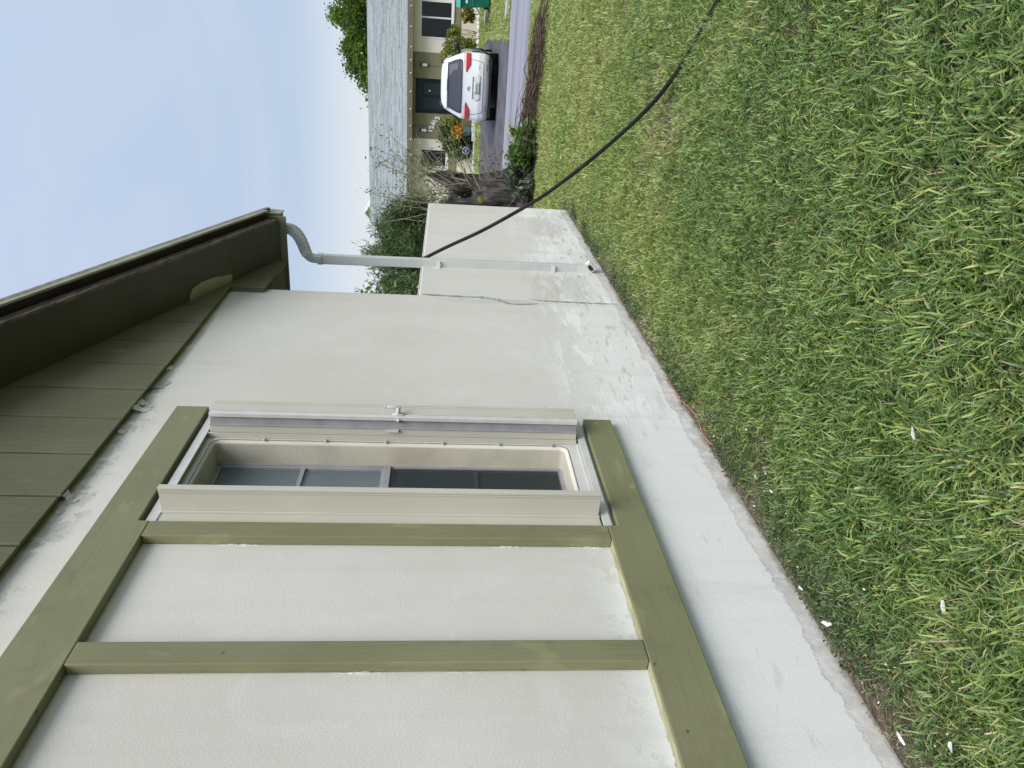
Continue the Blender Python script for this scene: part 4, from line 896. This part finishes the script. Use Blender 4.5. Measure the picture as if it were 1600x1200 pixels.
g = MB(); g.lathe((-4.02, 31.42, .30), [(.10, 0), (.13, .02), (.19, .18), (.205, .32), (.22, .36), (.22, .40), (.19, .40), (.17, .30)], 20)
pt = thing('flower_pot', 'glazed blue pot on the bed beside the white car', 'pot', (-4.02, 31.42, .3)); g.build('pot_body', POT, pt, smooth=True)
shrub('orange_croton', 'orange leaved croton growing above the blue pot', (-4.02, 31.42, .62), 5, [((-4.03, 31.38, .90), (.24, .22, .20), 14, 300)], ORANGELEAF, 'plant', .075, 2.6, .5, .05)
shrub('lime_bush', 'lime yellow bush right beside the white car tail lamp', (-3.55, 31.8, .25), 4, [((-3.60, 31.8, .95), (.22, .25, .50), 14, 700)], YELLOWLEAF, 'shrub', .07, 2, .3, .06)
shrub('variegated_bush', 'pale variegated bush in the bed between the pot and the blue sign', (-4.55, 31.8, .22), 6, [((-4.50, 31.75, .95), (.50, .35, .50), 36, 2600), ((-4.75, 31.7, .6), (.4, .3, .35), 14, 900)], leaf_mat('variegated_leaf', [(0, (.03, .06, .02)), (.5, (.10, .15, .04)), (1, (.42, .42, .20))], .3), 'shrub', .07, 1.8, .3, .09)
shrub('palm_fern', 'dark feathery fern above the variegated bush under the house number', (-4.25, 31.9, .25), 6, [((-4.22, 31.9, 1.42), (.34, .3, .22), 16, 900)], DARKLEAF, 'shrub', .035, 5, .4, .07)
shrub('ground_bush', 'dark leafy ground planting between the blue sign and the pot', (-4.5, 31.45, .22), 4, [((-4.45, 31.42, .42), (.35, .12, .18), 14, 700)], DARKLEAF, 'shrub', .05, 1.8, .3, .05)
sg = thing('yard_sign', 'small blue octagonal yard sign on a stake in the bed', 'sign', (-4.74, 31.35, .2))
MB().box((-4.75, 31.36, .15), (-4.73, 31.375, .6)).build('stake', GREYAL, sg)
g = MB(); g.prism([(-4.74 + .145 * math.cos(math.radians(22.5 + 45 * k)), 31.355, .55 + .145 * math.sin(math.radians(22.5 + 45 * k))) for k in range(8)], (0, -.012, 0)); g.build('sign_border', FARTRIM, sg)
g = MB(); g.prism([(-4.74 + .122 * math.cos(math.radians(22.5 + 45 * k)), 31.342, .55 + .122 * math.sin(math.radians(22.5 + 45 * k))) for k in range(8)], (0, -.004, 0)); g.build('sign_face', SIGNBLUE, sg)
g = MB(); g.box((-4.81, 31.335, .535), (-4.67, 31.3375, .565)); g.build('sign_print', FARTRIM, sg)
shrub('gold_bush', 'rounded yellow green bush against the wall behind the car mirror', (-1.10, 31.9, .22), 8, [((-1.12, 31.85, .98), (.46, .38, .62), 50, 3800), ((-.95, 31.85, .6), (.3, .3, .35), 12, 700)], leaf_mat('gold_leaf', [(0, (.09, .12, .03)), (.5, (.22, .24, .065)), (1, (.40, .38, .15))], .35), 'shrub', .055, 1.9, .3, .09)
shrub('thin_bush', 'leggy bush with bare stems below the corner of the wide window', (-.55, 31.8, .22), 7, [((-.50, 31.8, 1.15), (.26, .2, .22), 12, 520), ((-.85, 31.8, .55), (.28, .2, .15), 8, 200)], YELLOWLEAF, 'shrub', .06, 1.9, .3, .06)
shrub('red_croton', 'small croton with yellow and rust leaves beside the green bin', (.18, 31.7, .22), 4, [((.18, 31.65, .66), (.22, .2, .22), 12, 420)], leaf_mat('croton_leaf', [(0, (.06, .05, .02)), (.45, (.13, .13, .03)), (.75, (.34, .24, .05)), (1, (.50, .42, .12))], .3), 'plant', .085, 2, .4, .06)

# green wheeled bin
bn = thing('wheelie_bin', 'dark green wheeled refuse bin with a lighter teal lid on the far lawn', 'bin', (.63, 27.4, gz(27.4)))
bx, by, bz = .63, 27.4, gz(27.4); g = MB(); A_ = [(-.24, -.26), (.24, -.26), (.24, .28), (-.24, .28)]; B_ = [(-.31, -.36), (.31, -.36), (.31, .36), (-.31, .36)]
g.add([(bx + a, by + c, bz + .06) for a, c in A_] + [(bx + a, by + c, bz + .98) for a, c in B_], [(3, 2, 1, 0), (4, 5, 6, 7), (0, 1, 5, 4), (1, 2, 6, 5), (2, 3, 7, 6), (3, 0, 4, 7)]); g.box((bx - .33, by - .38, bz + .93), (bx + .33, by + .38, bz + .981)); g.box((bx - .27, by - .33, bz + .55), (bx + .27, by - .30, bz + .60))
g.build('bin_body', BINGREEN, bn, bevel=.02)
g = MB(); g.add([(bx - .34, by - .42, bz + .985), (bx + .34, by - .42, bz + .985), (bx + .34, by + .40, bz + 1.02), (bx - .34, by + .40, bz + 1.02), (bx - .30, by - .34, bz + 1.08), (bx + .30, by - .34, bz + 1.08), (bx + .30, by + .34, bz + 1.12), (bx - .30, by + .34, bz + 1.12)], [(0, 1, 5, 4), (1, 2, 6, 5), (2, 3, 7, 6), (3, 0, 4, 7), (4, 5, 6, 7), (3, 2, 1, 0)]); g.build('bin_lid', BINLID, bn, bevel=.015)
g = MB(); g.tube([(bx - .28, by + .42, bz + 1.0), (bx + .28, by + .42, bz + 1.0)], .016, 8); g.build('handle', BINGREEN, bn)
for s_ in (-1, 1):
    g = MB(); g.tube([(bx + s_ * .25, by + .26, bz + .11), (bx + s_ * .30, by + .26, bz + .11)], .11, 16); g.build('wheel', RUBBER, bn)
g = MB(); g.box((bx - .17, by - .345, bz + .76), (bx - .03, by - .338, bz + .82)); g.build('bin_label', FARTRIM, bn)
g = MB(); g.tube([(.40, 29.7, gz(29.7) + .28), (.02, 29.9, gz(29.9) + .04)], .03, 8); tag(g.build('pole', CUTWOOD), 'pale pole leaning on the stones beside the green bin', 'pole')
for i, (x, y, rx_, ry_, lab) in enumerate(((.22, 27.6, .11, .14, 'square grey paver beside the green bin foot'), (.12, 28.5, .20, .28, 'flat grey stepping stone in the far lawn, away from the road'), (.28, 20.4, .22, .35, 'long flat grey stone on the lawn beside the far road edge'))):
    g = MB(); n_ = 9; P = [(x + rx_ * random.uniform(.85, 1.1) * math.cos(2 * math.pi * k / n_), y + ry_ * random.uniform(.85, 1.1) * math.sin(2 * math.pi * k / n_), gz(y) + .01) for k in range(n_)]
    g.prism(P, (0, 0, .075)); tag(g.build('stepping_stone', STONE, bevel=.01), lab, 'stone', 'flat stones in the far lawn')

# ------------------------------------------------------------------ white car seen from behind
CX, CY0, CZ = -1.735, 22.85, -0.09
car = thing('parked_car', 'white compact crossover parked on the driveway, seen from behind', 'car', (CX, CY0 + 2.2, CZ))
LV = [  # z, half width, rear y, front y
    (.24, .80, .16, 4.25), (.30, .865, .05, 4.34), (.42, .895, .00, 4.40), (.55, .905, .00, 4.41), (.66, .905, .035, 4.40), (.78, .900, .07, 4.33), (.90, .893, .105, 4.15), (.99, .882, .125, 3.85), (1.05, .862, .145, 3.35),
    (1.12, .836, .205, 3.05), (1.22, .795, .275, 2.80), (1.32, .752, .345, 2.55), (1.42, .702, .405, 2.32), (1.50, .655, .44, 2.15), (1.56, .595, .48, 2.02), (1.60, .50, .60, 1.85), (1.625, .33, .85, 1.6)]
LVa = np.array(LV)
def lv(z): return [float(np.interp(z, LVa[:, 0], LVa[:, k])) for k in (1, 2, 3)]
NEX = 5.0
def rear_y(x, z):
    hw, yr, yf = lv(z); L_ = (yf - yr) / 2; return yr + L_ - L_ * max(0.0, 1 - min(abs(x / hw), 1) ** NEX) ** (1 / NEX) if False else yr + 0.16 * max(0, abs(x) / hw) ** 2.4 + 0.35 * max(0, abs(x) / hw - .93) * 4 * .5
def slice_pts(z, n=28):
    hw, yr, yf = lv(z); pts = []
    for k in range(n + 1):    # rear edge, right to left
        x = hw * math.sin(math.pi / 2 * (1 - 2 * k / n)); pts.append((x, rear_y(x, z)))
    y1 = rear_y(hw, z); y2 = yf - .25
    for k in range(1, 9): pts.append((-hw * (1 - .02 * k / 8), y1 + (y2 - y1) * k / 8))
    for k in range(1, 12):
        x = -hw * math.cos(math.pi * k / 12) * .98; pts.append((x, yf - .25 * abs(x / hw) ** 3))
    for k in range(8, 0, -1): pts.append((hw * (1 - .02 * k / 8), y1 + (y2 - y1) * k / 8))
    return pts
zs = np.unique(np.concatenate([LVa[:, 0], np.linspace(.3, 1.58, 22)])); vs = []; NP = None
for z in zs:
    sp_ = slice_pts(float(z)); NP = len(sp_); vs += [(CX + x, CY0 + y, CZ + float(z)) for x, y in sp_]
fs = [(j * NP + k, j * NP + (k + 1) % NP, (j + 1) * NP + (k + 1) % NP, (j + 1) * NP + k) for j in range(len(zs) - 1) for k in range(NP)]
fs += [tuple((len(zs) - 1) * NP + k for k in range(NP)), tuple(range(NP))[::-1]]
g = MB(); g.add(vs, fs); body = g.build('body', CARPAINT, car, smooth=True)
def patch(name, rows, mat, par, eps=.006, nx_=14, thick=True):
    """sheet laid on the rear of the car; rows: (z, x0, x1)"""
    vs = []; rr = []
    for (a, b_) in zip(rows, rows[1:]):
        for k in range(4): rr.append([a[i] + (b_[i] - a[i]) * k / 4 for i in range(3)])
    rr.append(list(rows[-1]))
    for z, x0, x1 in rr:
        for k in range(nx_ + 1):
            x = x0 + (x1 - x0) * k / nx_; vs.append((CX + x, CY0 + rear_y(x, z) - eps, CZ + z))
    w_ = nx_ + 1; fs = [(j * w_ + k, j * w_ + k + 1, (j + 1) * w_ + k + 1, (j + 1) * w_ + k) for j in range(len(rr) - 1) for k in range(nx_)]
    g = MB(); g.add(vs, fs); o = g.build(name, mat, par, smooth=True)
    if thick: so = o.modifiers.new('thick', 'SOLIDIFY'); so.thickness = eps * .8; so.offset = 0
    return o
patch('rear_window', [(1.03, -.70, .70), (1.08, -.725, .725), (1.2, -.69, .69), (1.34, -.63, .63), (1.405, -.60, .60)], CARGLASS, car, .022)
for s_ in (-1, 1):
    X = lambda a, b_: (min(s_ * a, s_ * b_), max(s_ * a, s_ * b_))
    tl = patch('tail_lamp', [(.80, *X(.60, .885)), (.86, *X(.50, .885)), (.905, *X(.42, .885)), (.915, *X(.40, .885))], TAILRED, car, .022)
    patch('lamp_lens', [(.918, *X(.395, .885)), (.95, *X(.44, .885)), (.985, *X(.50, .885)), (1.0, *X(.58, .885))], TAILCLEAR, tl, .020)
patch('tailgate_seam', [(.428, -.66, .66), (.442, -.66, .66)], SEAM, car, .005)
for s_ in (-1, 1):
    patch('tailgate_seam', [(.44, min(s_ * .655, s_ * .668), max(s_ * .655, s_ * .668)), (.60, min(s_ * .70, s_ * .712), max(s_ * .70, s_ * .712)), (.80, min(s_ * .73, s_ * .742), max(s_ * .73, s_ * .742)), (.99, min(s_ * .735, s_ * .745), max(s_ * .735, s_ * .745))], SEAM, car, .005, 2)
    patch('reflector', [(.335, min(s_ * .45, s_ * .62), max(s_ * .45, s_ * .62)), (.352, min(s_ * .45, s_ * .62), max(s_ * .45, s_ * .62))], TAILRED, car, .008, 4)
patch('plate_recess', [(.50, -.30, .30), (.60, -.36, .36), (.70, -.30, .30), (.715, -.29, .29)], pmat('recess_shade', (.50, .52, .53)), car, .004)  # sheet on the body; the recess's shade is put into its greyer colour
patch('recess_brow', [(.715, -.30, .30), (.73, -.29, .29)], SEAM, car, .016)
pl = patch('plate', [(.535, -.155, .155), (.685, -.155, .155)], PLATE, car, .018, 4)
for k, x in enumerate((-.115, -.075, -.035, .035, .075, .115)):
    patch('plate_mark', [(.58, x - .011, x + .011), (.645, x - .011, x + .011)], PLATEINK, pl, .022, 1)
patch('plate_mark', [(.59, -.018, .018), (.635, -.018, .018)], pmat('plate_orange', (.45, .22, .05)), pl, .022, 1)
g = MB(); ey = CY0 + rear_y(0, .83) - .012
for rx_, rz_, xo, zo in ((.062, .042, 0, 0), (.022, .036, 0, .002), (.045, .016, 0, .018)):
    g.tube([(CX - .03 + xo + rx_ * math.cos(2 * math.pi * k / 24), ey, CZ + .83 + zo + rz_ * math.sin(2 * math.pi * k / 24)) for k in range(25)], .006, 6)
g.build('emblem', CHROME, car, smooth=True)
patch('model_badge', [(.545, .50, .58), (.565, .50, .58)], CHROME, car, .006, 2)
# roof spoiler, roof rails, high brake light
g = MB(); vs = []
for z, yo, hw in ((1.425, -.06, .60), (1.455, -.075, .62), (1.49, -.03, .635), (1.53, .10, .60)):
    vs += [(CX + hw * (-1 + 2 * k / 14), CY0 + rear_y(hw * (-1 + 2 * k / 14), z) + yo, CZ + z + .0) for k in range(15)]
vs += [(CX + .58 * (-1 + 2 * k / 14), CY0 + rear_y(.58 * (-1 + 2 * k / 14), 1.42) + .03, CZ + 1.415) for k in range(15)]
g.add(vs, [(j * 15 + k, j * 15 + k + 1, (j + 1) * 15 + k + 1, (j + 1) * 15 + k) for j in range(3) for k in range(14)] + [(60 + k, 60 + k + 1, k + 1, k) for k in range(14)])
g.build('spoiler', CARPAINT, car, smooth=True)
g = MB(); g.box((CX - .16, CY0 + rear_y(0, 1.455) - .083, CZ + 1.44), (CX + .16, CY0 + rear_y(0, 1.455) - .05, CZ + 1.452)); g.build('brake_light', CARDARK, car)
for s_ in (-1, 1):
    g = MB(); x = CX + s_ * .575; g.tube([(x, CY0 + .62, CZ + 1.55), (x, CY0 + .72, CZ + 1.625), (x, CY0 + 1.9, CZ + 1.64), (x, CY0 + 2.0, CZ + 1.57)], [.014, .02, .02, .014], 8); g.build('roof_rail', CARDARK, car, smooth=True)
    # side glass
    vs = []; cols = [(.62, 1.10, 1.36), (1.05, 1.08, 1.44), (1.7, 1.07, 1.46), (2.2, 1.07, 1.44), (2.75, 1.07, 1.20)]
    for y, z0, z1 in cols:
        for k in range(6):
            z = z0 + (z1 - z0) * k / 5; vs.append((CX + s_ * (lv(z)[0] + .012), CY0 + y, CZ + z))
    g = MB(); g.add(vs, [(j * 6 + k, j * 6 + k + 1, (j + 1) * 6 + k + 1, (j + 1) * 6 + k) for j in range(4) for k in range(5)]); g.build('side_window', DARKGLASS, car, smooth=True)
    # door mirror
    g = MB(); mx, my, mz = CX + s_ * 1.0, CY0 + 2.72, CZ + 1.17
    g.lathe((0, 0, 0), [(.01, -.085), (.085, -.07), (.115, -.02), (.118, .03), (.09, .075), (.01, .09)], 14); g.v = [(mx + v[0], my + v[1] * .6, mz + v[2]) for v in g.v]
    mi = g.build('door_mirror', CARDARK, car, smooth=True); g = MB(); g.tube([(mx - s_ * .05, my + .02, mz - .05), (mx - s_ * .20, my + .06, mz - .07)], .03, 8); g.build('mirror_arm', CARDARK, mi)
    for yw in (.86, 3.50):
        xw = CX + s_ * .80
        g = MB(); g.lathe((0, 0, 0), [(.20, -.105), (.30, -.105), (.335, -.08), (.345, 0), (.335, .08), (.30, .105), (.20, .105)], 32); g.v = [(xw + v[2], CY0 + yw + v[0], CZ + .345 + v[1]) for v in g.v]; wh = g.build('wheel', RUBBER, car, smooth=True)
        g = MB(); g.lathe((0, 0, 0), [(.02, .075), (.06, .085), (.205, .092), (.215, .10)], 24); g.v = [(xw + s_ * v[2], CY0 + yw + v[0], CZ + .345 + v[1]) for v in g.v]
        for q in range(5):
            a = 2 * math.pi * q / 5; g.tube([(xw + s_ * .095, CY0 + yw + .03 * math.cos(a), CZ + .345 + .03 * math.sin(a)), (xw + s_ * .104, CY0 + yw + .2 * math.cos(a), CZ + .345 + .2 * math.sin(a))], [.03, .022], 6)
        g.build('rim', ALLOY, wh)
        g = MB(); P = [(CX + s_ * (.905), CY0 + yw + .40 * math.cos(math.pi * k / 16), CZ + .345 + .40 * math.sin(math.pi * k / 16)) for k in range(17)]; g.tube(P, .026, 6); g.build('wheel_arch', CARDARK, car, smooth=True)
        g = MB(); P = [(CX + s_ * (.60), CY0 + yw + .385 * math.cos(2 * math.pi * k / 24), CZ + .345 + .385 * math.sin(2 * math.pi * k / 24)) for k in range(24)]; g.prism(P, (s_ * .3075, 0, 0)); g.build('wheel_well', BLACKHOLE, car)
g = MB(); g.box((CX - .78, CY0 + .12, CZ + .20), (CX + .78, CY0 + 4.1, CZ + .26)); g.tube([(CX + .35, CY0 + .10, CZ + .25), (CX + .35, CY0 + .45, CZ + .25)], .03, 10); g.build('underbody', CARDARK, car)

# ------------------------------------------------------------------ trees and roofs farther off
tr = thing('shade_tree', 'broad leafy green tree rising behind the far house roof', 'tree', (1.5, 48, .2))
g = MB(); g.tube([(1.5, 48, .1), (1.45, 48, 2.0), (1.2, 48, 3.8)], [.34, .27, .2], 10)
for dx, dy, dz in ((-2.8, 0, 2.2), (2.6, .5, 2.4), (-.6, -1.2, 3.2), (.8, 1.2, 3.2)): g.tube([(1.3, 48, 3.2), (1.3 + dx * .5, 48 + dy * .5, 3.4 + dz * .55), (1.3 + dx, 48 + dy, 3.2 + dz)], [.16, .10, .04], 8)
g.build('trunk', TWIG, tr, smooth=True)
P, R = [], []
for c, rad, ncl, nl in (((0.9, 48, 5.3), (4.0, 3.4, 2.6), 150, 60000), ((-2.3, 47.6, 5.0), (2.2, 2.4, 1.95), 60, 22000), ((4.6, 48.4, 5.2), (2.6, 2.6, 2.4), 50, 16000), ((-3.7, 47.3, 5.0), (1.3, 1.2, 1.15), 22, 5500)):
    p_, rn = clump_points(c, rad, ncl, nl, .27, .40); P.append(p_); R.append(rn)
o = leaves('crown', np.concatenate(P), .115, TREELEAF, tr, 1.6, .2, rnd=np.concatenate(R)); o['kind'] = 'stuff'
dh = thing('distant_house', 'pale gable of a distant house beyond the far roof end', 'house', (-18.4, 78, 0))  # distance haze is put into the pale wall, roof and gable colours
MB().box((-19.9, 78, -.2), (-16.9, 88, 8.2)).build('wall', pmat('hazed_wall', (.66, .68, .70)), dh)
g = MB(); g.prism([(-20.2, 77.5, 8.1), (-18.4, 77.5, 9.5), (-16.6, 77.5, 8.1), (-16.6, 77.5, 7.98), (-18.4, 77.5, 9.36), (-20.2, 77.5, 7.98)], (0, 11, 0)); g.build('roof', pmat('hazed_roof', (.62, .63, .65)), dh)
g = MB(); g.add([(-19.9, 77.99, 8.2), (-16.9, 77.99, 8.2), (-18.4, 77.99, 9.35)], [(0, 1, 2)]); g.build('gable', pmat('hazed_gable', (.66, .68, .70)), dh)
